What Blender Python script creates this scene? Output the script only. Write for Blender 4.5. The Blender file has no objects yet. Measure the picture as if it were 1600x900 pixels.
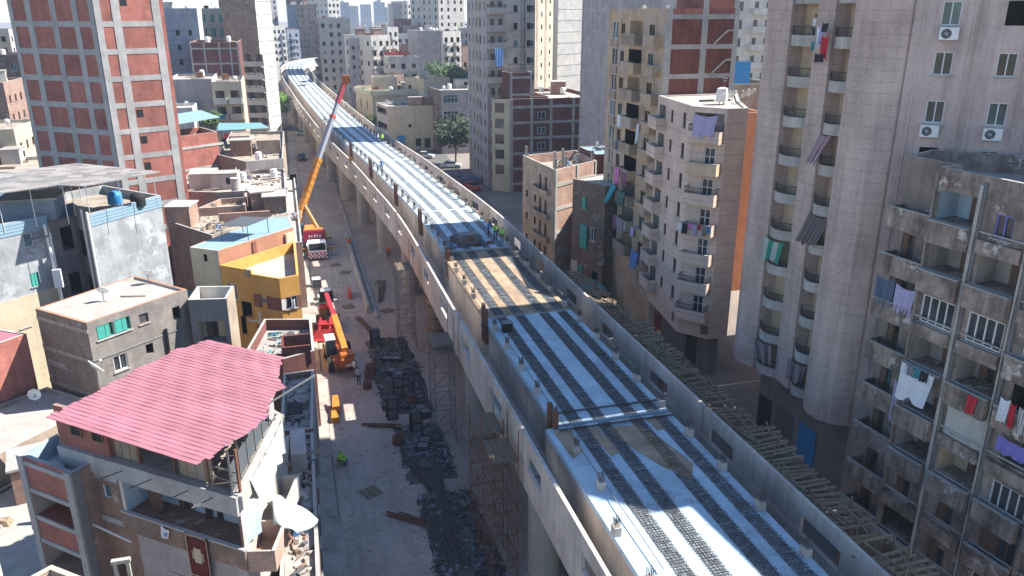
import bpy, math, random
from mathutils import Matrix, Vector
random.seed(7)
S = bpy.context.scene
COL = S.collection
R = math.radians
# ---------------- camera, sky, sun, exposure ----------------
cd = bpy.data.cameras.new('camera'); cam = bpy.data.objects.new('camera', cd); COL.objects.link(cam)
cam.location = (0, 0, 31); cam.rotation_euler = (R(90-19.2), 0, R(-15.5))
cd.sensor_width = 36; cd.lens = 27.99; cd.clip_start = .5; cd.clip_end = 9000
S.camera = cam
SUN_EL, SUN_PHI = R(45.3), R(1)          # elevation; azimuth turned from +X towards +Y
sdir = Vector((math.cos(SUN_PHI)*math.cos(SUN_EL), math.sin(SUN_PHI)*math.cos(SUN_EL), math.sin(SUN_EL)))
W = bpy.data.worlds.new('World'); S.world = W; W.use_nodes = True
wn = W.node_tree.nodes; wl = W.node_tree.links
sky = wn.new('ShaderNodeTexSky'); sky.sky_type = 'NISHITA'; sky.sun_disc = False
sky.sun_elevation = SUN_EL; sky.sun_rotation = R(90)-SUN_PHI; sky.air_density = 1.15; sky.dust_density = .1; sky.ozone_density = 5.0
wl.new(sky.outputs[0], wn['Background'].inputs[0]); wn['Background'].inputs[1].default_value = .08
ld = bpy.data.lights.new('sun', 'SUN'); sun = bpy.data.objects.new('sun', ld); COL.objects.link(sun)
ld.energy = 4.5; ld.angle = R(.53); ld.color = (1, .955, .885)
sun.rotation_euler = sdir.to_track_quat('Z', 'Y').to_euler()
S.view_settings.view_transform = 'Standard'; S.view_settings.look = 'None'
S.view_settings.exposure = 1.5; S.view_settings.gamma = 1; S.view_settings.use_curve_mapping = False
S.cycles.max_bounces = 6; S.cycles.diffuse_bounces = 3; S.cycles.glossy_bounces = 2; S.cycles.volume_bounces = 0
S.cycles.transmission_bounces = 2; S.cycles.transparent_max_bounces = 6

# ---------------- materials ----------------
MATS = {}
def node(nt, t, **kw):
    n = nt.nodes.new(t)
    for k, v in kw.items(): setattr(n, k, v)
    return n
def newmat(name, col, rough=.85, metal=0):
    m = bpy.data.materials.new(name); m.use_nodes = True
    b = m.node_tree.nodes['Principled BSDF']
    b.inputs['Base Color'].default_value = (*col, 1); b.inputs['Roughness'].default_value = rough; b.inputs['Metallic'].default_value = metal
    b.inputs['Specular IOR Level'].default_value = .3
    MATS[name] = m; return m, m.node_tree, b
def ramp(nt, fac, stops):
    r = node(nt, 'ShaderNodeValToRGB'); e = r.color_ramp.elements
    while len(e) < len(stops): e.new(.5)
    for i, (p, c) in enumerate(stops): e[i].position = p; e[i].color = (*c, 1) if len(c) == 3 else c
    nt.links.new(fac, r.inputs[0]); return r.outputs[0]
def noise(nt, vec, scale, detail=4, rough=.6):
    n = node(nt, 'ShaderNodeTexNoise'); n.inputs['Scale'].default_value = scale; n.inputs['Detail'].default_value = detail; n.inputs['Roughness'].default_value = rough
    nt.links.new(vec, n.inputs['Vector']); return n.outputs[0]
def mul(nt, a, b, fac=1.0, mode='MULTIPLY'):
    m = node(nt, 'ShaderNodeMix', data_type='RGBA', blend_type=mode); m.inputs[0].default_value = fac
    for s, v in ((m.inputs[6], a), (m.inputs[7], b)):
        if isinstance(v, tuple): s.default_value = (*v, 1)
        else: nt.links.new(v, s)
    return m.outputs[2]
def scaled(nt, vec, s):
    m = node(nt, 'ShaderNodeMapping'); m.inputs['Scale'].default_value = s; nt.links.new(vec, m.inputs[0]); return m.outputs[0]
def g3(v): return (v, v, v)
def tone(nt, c, lo=.82, hi=1.14):
    oi = node(nt, 'ShaderNodeObjectInfo'); return mul(nt, c, ramp(nt, oi.outputs['Random'], [(0, g3(lo)), (1, g3(hi))]))
def rough_mat(name, col, var=.18, streak=.25, blotch=.2, scale=.6, rough=.9, bump=.15, patch=None, patch_amt=.55, courses=None):
    """weathered plaster / concrete: blotches, vertical streaks, fine grain"""
    m, nt, b = newmat(name, col, rough)
    pos = node(nt, 'ShaderNodeNewGeometry').outputs['Position']
    c = mul(nt, col, ramp(nt, noise(nt, pos, scale, 5, .65), [(.3, g3(1-blotch*1.3)), (.7, g3(1+blotch*.55))]))
    if streak:
        st = noise(nt, scaled(nt, pos, (1.3, 1.3, .11)), 1.0, 5, .75)
        c = mul(nt, c, ramp(nt, st, [(.3, g3(1-streak*.75)), (.55, g3(1))]))
    c = mul(nt, c, ramp(nt, noise(nt, pos, 9, 3), [(.25, g3(1-var)), (.75, g3(1+var*.5))]))
    if patch:
        pf = ramp(nt, noise(nt, pos, scale*.9, 6, .72), [(patch_amt, g3(0)), (patch_amt+.05, g3(1))])
        mm = node(nt, 'ShaderNodeMix', data_type='RGBA'); nt.links.new(pf, mm.inputs[0]); nt.links.new(c, mm.inputs[6])
        pc = mul(nt, patch, ramp(nt, noise(nt, pos, 5, 3), [(.3, g3(.75)), (.7, g3(1.1))])); nt.links.new(pc, mm.inputs[7]); c = mm.outputs[2]
    c = tone(nt, c, .93, 1.06)
    if courses:   # scored horizontal course lines (plaster grooves)
        sx = node(nt, 'ShaderNodeSeparateXYZ'); nt.links.new(pos, sx.inputs[0])
        mo = node(nt, 'ShaderNodeMath', operation='FRACT'); dv = node(nt, 'ShaderNodeMath', operation='DIVIDE'); nt.links.new(sx.outputs[2], dv.inputs[0]); dv.inputs[1].default_value = courses
        nt.links.new(dv.outputs[0], mo.inputs[0])
        c = mul(nt, c, ramp(nt, mo.outputs[0], [(0, g3(.76)), (.05, g3(.76)), (.08, g3(1)), (1, g3(1))]))
    nt.links.new(c, b.inputs['Base Color'])
    if bump:
        bp = node(nt, 'ShaderNodeBump'); bp.inputs['Strength'].default_value = bump; bp.inputs['Distance'].default_value = .03
        nt.links.new(noise(nt, pos, 14, 4), bp.inputs['Height']); nt.links.new(bp.outputs[0], b.inputs['Normal'])
    return m
def brick_mat(name, col, mortar, w=.25, h=.085, patch=None, patch_amt=.6, dark=.75):
    m, nt, b = newmat(name, col, .92)
    geo = node(nt, 'ShaderNodeNewGeometry'); pos = geo.outputs['Position']
    cr = node(nt, 'ShaderNodeVectorMath', operation='CROSS_PRODUCT'); cr.inputs[0].default_value = (0, 0, 1); nt.links.new(geo.outputs['True Normal'], cr.inputs[1])
    dt = node(nt, 'ShaderNodeVectorMath', operation='DOT_PRODUCT'); nt.links.new(pos, dt.inputs[0]); nt.links.new(cr.outputs[0], dt.inputs[1])
    sx = node(nt, 'ShaderNodeSeparateXYZ'); nt.links.new(pos, sx.inputs[0])
    cb = node(nt, 'ShaderNodeCombineXYZ'); nt.links.new(dt.outputs['Value'], cb.inputs[0]); nt.links.new(sx.outputs[2], cb.inputs[1])
    bt = node(nt, 'ShaderNodeTexBrick'); bt.inputs['Scale'].default_value = 1; bt.inputs['Brick Width'].default_value = w; bt.inputs['Row Height'].default_value = h
    bt.inputs['Mortar Size'].default_value = .012; bt.inputs['Bias'].default_value = 0
    bt.inputs['Color1'].default_value = (*col, 1); bt.inputs['Color2'].default_value = (*[x*dark for x in col], 1); bt.inputs['Mortar'].default_value = (*mortar, 1)
    nt.links.new(cb.outputs[0], bt.inputs['Vector'])
    c = tone(nt, mul(nt, bt.outputs[0], ramp(nt, noise(nt, pos, .7, 5, .65), [(.3, g3(.72)), (.7, g3(1.16))])), .78, 1.15)
    c = mul(nt, c, ramp(nt, noise(nt, scaled(nt, pos, (1.5, 1.5, .2)), 1.2, 4), [(.35, g3(.82)), (.6, g3(1))]))
    if patch:
        pf = ramp(nt, noise(nt, pos, .8, 6, .7), [(patch_amt, g3(0)), (patch_amt+.04, g3(1))])
        mm = node(nt, 'ShaderNodeMix', data_type='RGBA'); nt.links.new(pf, mm.inputs[0]); nt.links.new(c, mm.inputs[6]); mm.inputs[7].default_value = (*patch, 1); c = mm.outputs[2]
    nt.links.new(c, b.inputs['Base Color'])
    bp = node(nt, 'ShaderNodeBump'); bp.inputs['Strength'].default_value = .4; bp.inputs['Distance'].default_value = .02
    nt.links.new(bt.outputs['Fac'], bp.inputs['Height']); bp.invert = True; nt.links.new(bp.outputs[0], b.inputs['Normal'])
    return m
def plain(name, col, rough=.6, metal=0, var=.12, scale=6):
    m, nt, b = newmat(name, col, rough, metal)
    pos = node(nt, 'ShaderNodeNewGeometry').outputs['Position']
    c = mul(nt, col, ramp(nt, noise(nt, pos, scale, 4), [(.3, g3(1-var)), (.7, g3(1+var*.6))]))
    nt.links.new(c, b.inputs['Base Color']); return m
def stripe_mat(name, ca, cb_, freq, rough=.9, cc=None):
    """cloth with stripes along its own X"""
    m, nt, b = newmat(name, ca, rough)
    tc = node(nt, 'ShaderNodeTexCoord'); sx = node(nt, 'ShaderNodeSeparateXYZ'); nt.links.new(tc.outputs['UV'], sx.inputs[0])
    ml = node(nt, 'ShaderNodeMath', operation='MULTIPLY'); nt.links.new(sx.outputs[0], ml.inputs[0]); ml.inputs[1].default_value = freq
    fr = node(nt, 'ShaderNodeMath', operation='FRACT'); nt.links.new(ml.outputs[0], fr.inputs[0])
    st = [(0, ca), (.48, ca), (.52, cb_), (1, cb_)] if not cc else [(0, ca), (.3, ca), (.34, cb_), (.62, cb_), (.66, cc), (1, cc)]
    nt.links.new(ramp(nt, fr.outputs[0], st), b.inputs['Base Color']); return m

rough_mat('concrete', (.40, .385, .37), streak=.25)
rough_mat('concrete_lt', (.42, .40, .37), streak=.2)
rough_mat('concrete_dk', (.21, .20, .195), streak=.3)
rough_mat('viaduct', (.55, .485, .43), blotch=.24, streak=.42, scale=.3, var=.06)
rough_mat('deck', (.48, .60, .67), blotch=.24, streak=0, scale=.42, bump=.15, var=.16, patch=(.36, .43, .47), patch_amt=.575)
rough_mat('deck_mud', (.40, .29, .19), blotch=.35, streak=0, scale=.9, patch=(.58, .55, .5), patch_amt=.62)
rough_mat('pier', (.42, .39, .35), blotch=.14, streak=.25, scale=.4)
rough_mat('street', (.43, .35, .30), blotch=.22, streak=0, scale=.14, var=.12, patch=(.40, .315, .27), patch_amt=.56)
def tracks():
    m = MATS['street']; nt = m.node_tree; b = nt.nodes['Principled BSDF']; src = b.inputs['Base Color'].links[0].from_socket
    pos = node(nt, 'ShaderNodeNewGeometry').outputs['Position']
    a = ramp(nt, noise(nt, scaled(nt, pos, (1.5, .035, 1)), 1.0, 3, .6), [(.36, g3(.92)), (.5, g3(1)), (.66, g3(1.04))])
    c = ramp(nt, noise(nt, pos, 2.2, 6, .75), [(.3, g3(.8)), (.5, g3(1)), (.72, g3(1.12))])
    nt.links.new(mul(nt, mul(nt, src, a), c), b.inputs['Base Color'])
tracks()
rough_mat('asphalt', (.15, .14, .135), blotch=.3, streak=0, scale=.2)
rough_mat('ground', (.24, .205, .175), blotch=.25, streak=0, scale=.1)
rough_mat('kerb', (.42, .40, .37), streak=0)
rough_mat('pave', (.40, .35, .30), streak=0, blotch=.3)
rough_mat('pl_pink', (.60, .46, .40), blotch=.2, streak=.38, scale=.35, courses=.62)
rough_mat('pl_pink2', (.57, .445, .405), blotch=.2, streak=.4, scale=.35)
rough_mat('pl_beige', (.72, .55, .455), blotch=.15, streak=.2, scale=.4, courses=1.25)
rough_mat('pl_warm', (.66, .51, .34), blotch=.18, streak=.2)
rough_mat('pl_ochre', (.52, .385, .25), blotch=.25, streak=.4, scale=.5, patch=(.43, .36, .31), patch_amt=.5)
rough_mat('pl_grim', (.35, .27, .22), blotch=.5, streak=.85, scale=.9, patch=(.54, .49, .44), patch_amt=.585, bump=.5)
rough_mat('pl_grim2', (.31, .245, .205), blotch=.3, streak=.4, scale=.6, bump=.5)
rough_mat('pl_blue', (.42, .52, .60), blotch=.18, streak=.25)
rough_mat('pl_white', (.56, .53, .485), blotch=.16, streak=.25)
rough_mat('pl_white2', (.50, .465, .42), blotch=.2, streak=.35)
rough_mat('pl_cream', (.53, .455, .33), blotch=.12, streak=.2)
rough_mat('pl_grey', (.35, .37, .385), blotch=.28, streak=.3, scale=.5, patch=(.43, .45, .46), patch_amt=.55)
rough_mat('pl_greywarm', (.43, .39, .35), blotch=.2, streak=.3)
rough_mat('pl_tan', (.38, .305, .235), blotch=.28, streak=.35, scale=.6)
rough_mat('pl_lilac', (.40, .36, .36), blotch=.2, streak=.25)
rough_mat('pl_green', (.52, .50, .37), blotch=.15, streak=.3)
rough_mat('pl_yellow', (.66, .345, .09), blotch=.13, streak=.22, var=.06)
rough_mat('pl_terra', (.40, .20, .125), blotch=.13, streak=.2)
rough_mat('pl_brown', (.25, .10, .075), blotch=.2, streak=.25)
rough_mat('pl_orange', (.66, .27, .13), blotch=.15, streak=.2)
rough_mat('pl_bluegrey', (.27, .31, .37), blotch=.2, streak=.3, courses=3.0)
rough_mat('roof_dust', (.36, .305, .245), blotch=.3, streak=0, scale=.7, patch=(.27, .22, .18), patch_amt=.58)
rough_mat('roof_white', (.43, .39, .345), blotch=.2, streak=0, scale=.6)
rough_mat('roof_grey', (.36, .33, .30), blotch=.3, streak=0)
rough_mat('dark_in', (.035, .032, .03), streak=0)  # near-black walls: darkness of unlit rooms put into the colour
rough_mat('inner_blue', (.30, .38, .46), streak=.2)
brick_mat('brick', (.41, .115, .085), (.34, .21, .17))
brick_mat('brick_dk', (.20, .062, .05), (.16, .11, .095))
brick_mat('brick_old', (.33, .175, .125), (.33, .28, .24), patch=(.36, .31, .27), patch_amt=.6)
brick_mat('brick_brown', (.25, .16, .12), (.25, .21, .18), patch=(.30, .27, .24), patch_amt=.6)
brick_mat('brick_grey', (.28, .25, .225), (.24, .215, .195), w=.3, h=.12, dark=.85)
brick_mat('brick_pink', (.46, .27, .2), (.44, .36, .3))
plain('alu', (.62, .63, .64), .45); plain('white_paint', (.75, .74, .72), .5); plain('wood', (.20, .12, .07), .7)
plain('timber', (.27, .205, .14), .85, var=.3); plain('timber_dk', (.17, .12, .085), .85, var=.3); plain('rust', (.17, .075, .045), .8, var=.3)
plain('steel', (.17, .17, .175), .55, .4); plain('rebar', (.10, .09, .088), .75, .2, var=.3); plain('black', (.015, .015, .016), .6)
plain('rail_black', (.03, .03, .034), .5); plain('rubber', (.025, .025, .026), .85)
plain('sh_green', (.06, .33, .27), .6); plain('sh_brown', (.13, .075, .05), .6); plain('blue_panel', (.03, .22, .48), .5)
plain('crane_yellow', (.46, .20, .03), .5, var=.35, scale=3); plain('crane_orange', (.40, .11, .025), .5, var=.35, scale=3); plain('crane_red', (.33, .03, .04), .5, var=.35, scale=3); plain('crane_grey', (.27, .29, .32), .4)
plain('maroon', (.30, .015, .06), .5); plain('tank_white', (.7, .7, .68), .5); plain('barrier_red', (.5, .08, .06), .6)
plain('cloth_white', (.70, .71, .74), .9); plain('cloth_blue', (.12, .25, .5), .9); plain('cloth_red', (.5, .03, .04), .9); plain('cloth_pink', (.6, .2, .42), .9)
plain('cloth_purple', (.20, .17, .48), .9); plain('cloth_black', (.03, .03, .035), .9); plain('cloth_lilac', (.42, .38, .56), .9); plain('cloth_teal', (.05, .28, .33), .9); plain('cloth_green', (.08, .35, .24), .9)
plain('cloth_mauve', (.24, .10, .17), .9); plain('rug', (.12, .025, .022), .95, var=.5, scale=9); plain('cloth_brown', (.11, .06, .045), .95); plain('cloth_grey', (.25, .25, .27), .9); plain('cloth_yellow', (.65, .5, .08), .9)
plain('tarp_white', (.44, .445, .44), .7, var=.22, scale=2); plain('tarp_blue', (.22, .33, .40), .55, var=.08); plain('tarp_turq', (.14, .27, .28), .6); plain('tarp_green', (.07, .14, .12), .8)
plain('sheet_blue', (.10, .17, .26), .5); plain('net', (.075, .085, .095), .9)
plain('debris', (.085, .085, .092), .9, var=.5, scale=3); plain('rubble', (.45, .39, .33), .95, var=.35, scale=2)
plain('trunk', (.12, .085, .06), .9); plain('vest', (.35, .75, .08), .8); plain('skin', (.32, .18, .12), .7)
stripe_mat('st_brown', (.10, .075, .07), (.17, .14, .13), 9); stripe_mat('st_green', (.42, .45, .43), (.04, .26, .18), 2); stripe_mat('st_red', (.46, .40, .39), (.22, .06, .08), 14)
stripe_mat('st_blue', (.05, .065, .11), (.14, .18, .27), 16); stripe_mat('st_grey', (.50, .49, .47), (.16, .16, .16), 8); stripe_mat('st_pinkbrown', (.36, .29, .28), (.10, .075, .08), 11)
stripe_mat('st_maroon', (.10, .05, .06), (.14, .08, .09), 12)
def glass_mat(name, col, rough=.12):
    m, nt, b = newmat(name, col, rough); b.inputs['Specular IOR Level'].default_value = .55
    pos = node(nt, 'ShaderNodeNewGeometry').outputs['Position']
    nt.links.new(mul(nt, col, ramp(nt, noise(nt, pos, .45, 2), [(.35, g3(.35)), (.65, g3(1.6))])), b.inputs['Base Color']); return m
glass_mat('glass', (.045, .05, .055)); glass_mat('glass_teal', (.05, .11, .12)); glass_mat('car_glass', (.02, .024, .03), .06)
def leaf_mat(name, col):
    m, nt, b = newmat(name, col, .75)
    pos = node(nt, 'ShaderNodeNewGeometry').outputs['Position']
    nt.links.new(mul(nt, col, ramp(nt, noise(nt, pos, 1.6, 3), [(.3, g3(.55)), (.7, g3(1.45))])), b.inputs['Base Color']); return m
leaf_mat('leaf', (.055, .10, .03)); leaf_mat('leaf_lt', (.10, .19, .03)); leaf_mat('leaf_dk', (.032, .055, .025))
def paint(name, col):
    m, nt, b = newmat(name, col, .35); b.inputs['Coat Weight'].default_value = .4; return m
paint('car_white', (.72, .72, .70)); paint('car_silver', (.42, .44, .46)); paint('car_black', (.02, .02, .024)); paint('car_red', (.38, .03, .03)); paint('car_blue', (.06, .11, .2)); paint('car_beige', (.5, .45, .36))
# pink corrugated sheet: faint dirt along the ribs
rough_mat('pink_sheet', (.365, .148, .178), blotch=.16, streak=0, scale=.4, rough=.55, var=.14, bump=.05)
def shingle_canopy():
    m, nt, b = newmat('canopy_sheet', (.4, .38, .36), .7)
    pos = node(nt, 'ShaderNodeNewGeometry').outputs['Position']
    ch = node(nt, 'ShaderNodeTexBrick'); ch.inputs['Scale'].default_value = 1; ch.inputs['Brick Width'].default_value = 1.1; ch.inputs['Row Height'].default_value = .7; ch.inputs['Mortar Size'].default_value = .0
    ch.inputs['Color1'].default_value = (.30, .275, .255, 1); ch.inputs['Color2'].default_value = (.15, .14, .135, 1)
    nt.links.new(pos, ch.inputs['Vector']); nt.links.new(ch.outputs[0], b.inputs['Base Color'])
shingle_canopy()
# ---------------- mesh and object helpers ----------------
WM = {}      # world matrix of every object we link
class MB:
    def __init__(s): s.v = []; s.f = []; s.m = []; s.mats = []; s.uv = None
    def mi(s, m):
        if m not in s.mats: s.mats.append(m)
        return s.mats.index(m)
    def poly(s, pts, mat):
        n = len(s.v); s.v += [tuple(p) for p in pts]; s.f.append(tuple(range(n, n+len(pts)))); s.m.append(s.mi(mat)); return s
    def hexa(s, p, mat):       # 8 points: bottom 0-3 ccw, top 4-7
        n = len(s.v); s.v += [tuple(q) for q in p]; k = s.mi(mat)
        for f in ((3, 2, 1, 0), (4, 5, 6, 7), (0, 1, 5, 4), (1, 2, 6, 5), (2, 3, 7, 6), (3, 0, 4, 7)):
            s.f.append(tuple(n+i for i in f)); s.m.append(k)
        return s
    def box(s, x0, y0, z0, x1, y1, z1, mat):
        return s.hexa([(x0, y0, z0), (x1, y0, z0), (x1, y1, z0), (x0, y1, z0), (x0, y0, z1), (x1, y0, z1), (x1, y1, z1), (x0, y1, z1)], mat)
    def prism(s, pts, z0, z1, mat, cap=None):
        n = len(s.v); k = len(pts); s.v += [(x, y, z0) for x, y in pts]+[(x, y, z1) for x, y in pts]
        a = s.mi(mat); c = s.mi(cap or mat)
        for i in range(k):
            j = (i+1) % k; s.f.append((n+i, n+j, n+k+j, n+k+i)); s.m.append(a)
        s.f.append(tuple(n+k+i for i in range(k))); s.m.append(c); s.f.append(tuple(n+k-1-i for i in range(k))); s.m.append(a)
        return s
    def bar(s, a, b, r, mat, n=4, r2=None):     # bar of n sides between two points
        a, b = Vector(a), Vector(b); d = b-a
        if d.length < 1e-6: return s
        d.normalize(); u = d.orthogonal().normalized() if abs(d.z) < .99 else Vector((1, 0, 0)); 
        if abs(d.z) < .99: u = d.cross(Vector((0, 0, 1))).normalized()
        w = d.cross(u); r2 = r if r2 is None else r2; q = len(s.v); k = s.mi(mat)
        for P, rr in ((a, r), (b, r2)):
            for i in range(n):
                t = 2*math.pi*(i+.5)/n; s.v.append(tuple(P+u*math.cos(t)*rr+w*math.sin(t)*rr))
        for i in range(n):
            j = (i+1) % n; s.f.append((q+i, q+j, q+n+j, q+n+i)); s.m.append(k)
        s.f.append(tuple(q+n-1-i for i in range(n))); s.f.append(tuple(q+n+i for i in range(n))); s.m += [k, k]
        return s
    def lathe(s, prof, cx, cy, mat, n=14, z0=0):
        q = len(s.v); k = s.mi(mat)
        for r, z in prof:
            for i in range(n):
                t = 2*math.pi*i/n; s.v.append((cx+r*math.cos(t), cy+r*math.sin(t), z0+z))
        for a in range(len(prof)-1):
            for i in range(n):
                j = (i+1) % n; s.f.append((q+a*n+i, q+a*n+j, q+(a+1)*n+j, q+(a+1)*n+i)); s.m.append(k)
        s.f.append(tuple(q+n-1-i for i in range(n))); s.f.append(tuple(q+(len(prof)-1)*n+i for i in range(n))); s.m += [k, k]
        return s
    def mesh(s, name, smooth=False):
        me = bpy.data.meshes.new(name); me.from_pydata(s.v, [], s.f)
        for m in s.mats: me.materials.append(MATS[m])
        me.polygons.foreach_set('material_index', s.m)
        if smooth: me.polygons.foreach_set('use_smooth', [True]*len(s.f))
        me.update(); return me
    def build(s, name, parent=None, smooth=False, M=None):
        return put(name, s.mesh(name, smooth), parent, M)
def put(name, mesh, parent=None, M=None):
    o = bpy.data.objects.new(name, mesh); COL.objects.link(o); M = M or Matrix.Identity(4)
    WM[o] = M
    if parent is not None:
        o.parent = parent; o.matrix_parent_inverse = WM[parent].inverted()
    o.matrix_basis = M
    return o
def tag(o, label, cat, group=None, kind=None):
    if label: o['label'] = label
    if cat: o['category'] = cat
    if group: o['group'] = group
    if kind: o['kind'] = kind
    return o
def thing(name, label, cat, loc, rz=0, group=None):
    M = Matrix.Translation(loc) @ Matrix.Rotation(rz, 4, 'Z')
    return tag(put(name, None, None, M), label, cat, group)
def struct(o): o['kind'] = 'structure'; return o
def copy_tree(o, M, label=None, group=None, parent=None):
    """copy a thing with its parts and sub-parts; M is the new world matrix"""
    d = M @ WM[o].inverted()
    def rec(src, par):
        c = src.copy(); COL.objects.link(c); WM[c] = d @ WM[src]
        if par is not None: c.parent = par; c.matrix_parent_inverse = WM[par].inverted()
        c.matrix_basis = WM[c]
        for k in KIDS.get(src, []): KIDS.setdefault(c, []).append(rec(k, c))
        return c
    r = rec(o, parent)
    if label: r['label'] = label
    if group: r['group'] = group
    return r
KIDS = {}
_put = put
def put(name, mesh, parent=None, M=None):
    o = _put(name, mesh, parent, M)
    if parent is not None: KIDS.setdefault(parent, []).append(o)
    return o
CACHE = {}
def cached(key, fn):
    if key not in CACHE: CACHE[key] = fn()
    return CACHE[key]
def boxmesh(w, d, h, mat, name='box'):           # base centred on origin: x +-w/2, y 0..d (outward is -y), z 0..h
    w, d, h = round(w, 2), round(d, 2), round(h, 2)
    return cached(('box', w, d, h, mat), lambda: MB().box(-w/2, -d, 0, w/2, 0, h, mat).mesh(name))

class Face:
    """one wall plane of a building; u runs left to right seen from outside"""
    def __init__(s, b, p0, p1, z0, z1):
        s.b = b; s.p0 = Vector(p0); s.p1 = Vector(p1); s.z0 = z0; s.z1 = z1
        d = s.p1-s.p0; s.L = d.length; s.d = d/s.L; s.n = Vector((s.d.y, -s.d.x)); s.rz = math.atan2(s.d.y, s.d.x)
    def P(s, u, out, z):
        q = s.p0+s.d*u+s.n*out; return (q.x, q.y, z)
    def M(s, u, out, z):
        return Matrix.Translation(s.P(u, out, z)) @ Matrix.Rotation(s.rz, 4, 'Z')
    def box(s, mb, u0, u1, o0, o1, z0, z1, mat):
        return mb.hexa([s.P(u0, o1, z0), s.P(u1, o1, z0), s.P(u1, o0, z0), s.P(u0, o0, z0), s.P(u0, o1, z1), s.P(u1, o1, z1), s.P(u1, o0, z1), s.P(u0, o0, z1)], mat)
    def part(s, name, u0, u1, o0, o1, z0, z1, mat, parent=None):      # a box part with shared mesh
        return put(name, boxmesh(u1-u0, o1-o0, z1-z0, mat, name), parent or s.b.root, s.M((u0+u1)/2, o0, z0))
GLASS = ['glass', 'glass', 'glass_teal', 'glass']
def window_mesh(w, h, kind):
    w, h = round(w, 2), round(h, 2)
    f = {'w': 'alu', 'W': 'white_paint', 'b': 'sh_brown', 'g': 'sh_green', 'n': 'wood', 'p': 'cloth_purple'}.get(kind, 'alu')
    mb = MB(); t = .06 if w > .7 else .05
    mb.box(-w/2, -.05, 0, -w/2+t, .02, h, f).box(w/2-t, -.05, 0, w/2, .02, h, f).box(-w/2+t, -.05, h-t, w/2-t, .02, h, f).box(-w/2+t, -.05, 0, w/2-t, .02, t, f)
    if w > .75:
        n = 1 if w < 1.7 else 3
        for i in range(n):
            x = -w/2+(i+1)*w/(n+1); mb.box(x-.03, -.045, t, x+.03, .015, h-t, f)
    if h > 1.7: mb.box(-w/2+t, -.04, h*.62, w/2-t, .01, h*.62+.05, f)
    if kind in 'gb':       # louvred leaf covering one half
        mb.box(-w/2+t, -.09, t, -.02, -.052, h-t, f)
        if kind == 'g': mb.box(.02, -.09, t, w*.26, -.052, h-t, f)
    return mb.mesh('window')
def pane_mesh(w, h, mat): return MB().poly([(-w/2+.03, 0, .03), (w/2-.03, 0, .03), (w/2-.03, 0, h-.03), (-w/2+.03, 0, h-.03)], mat).mesh('pane')
ALL = []
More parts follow.
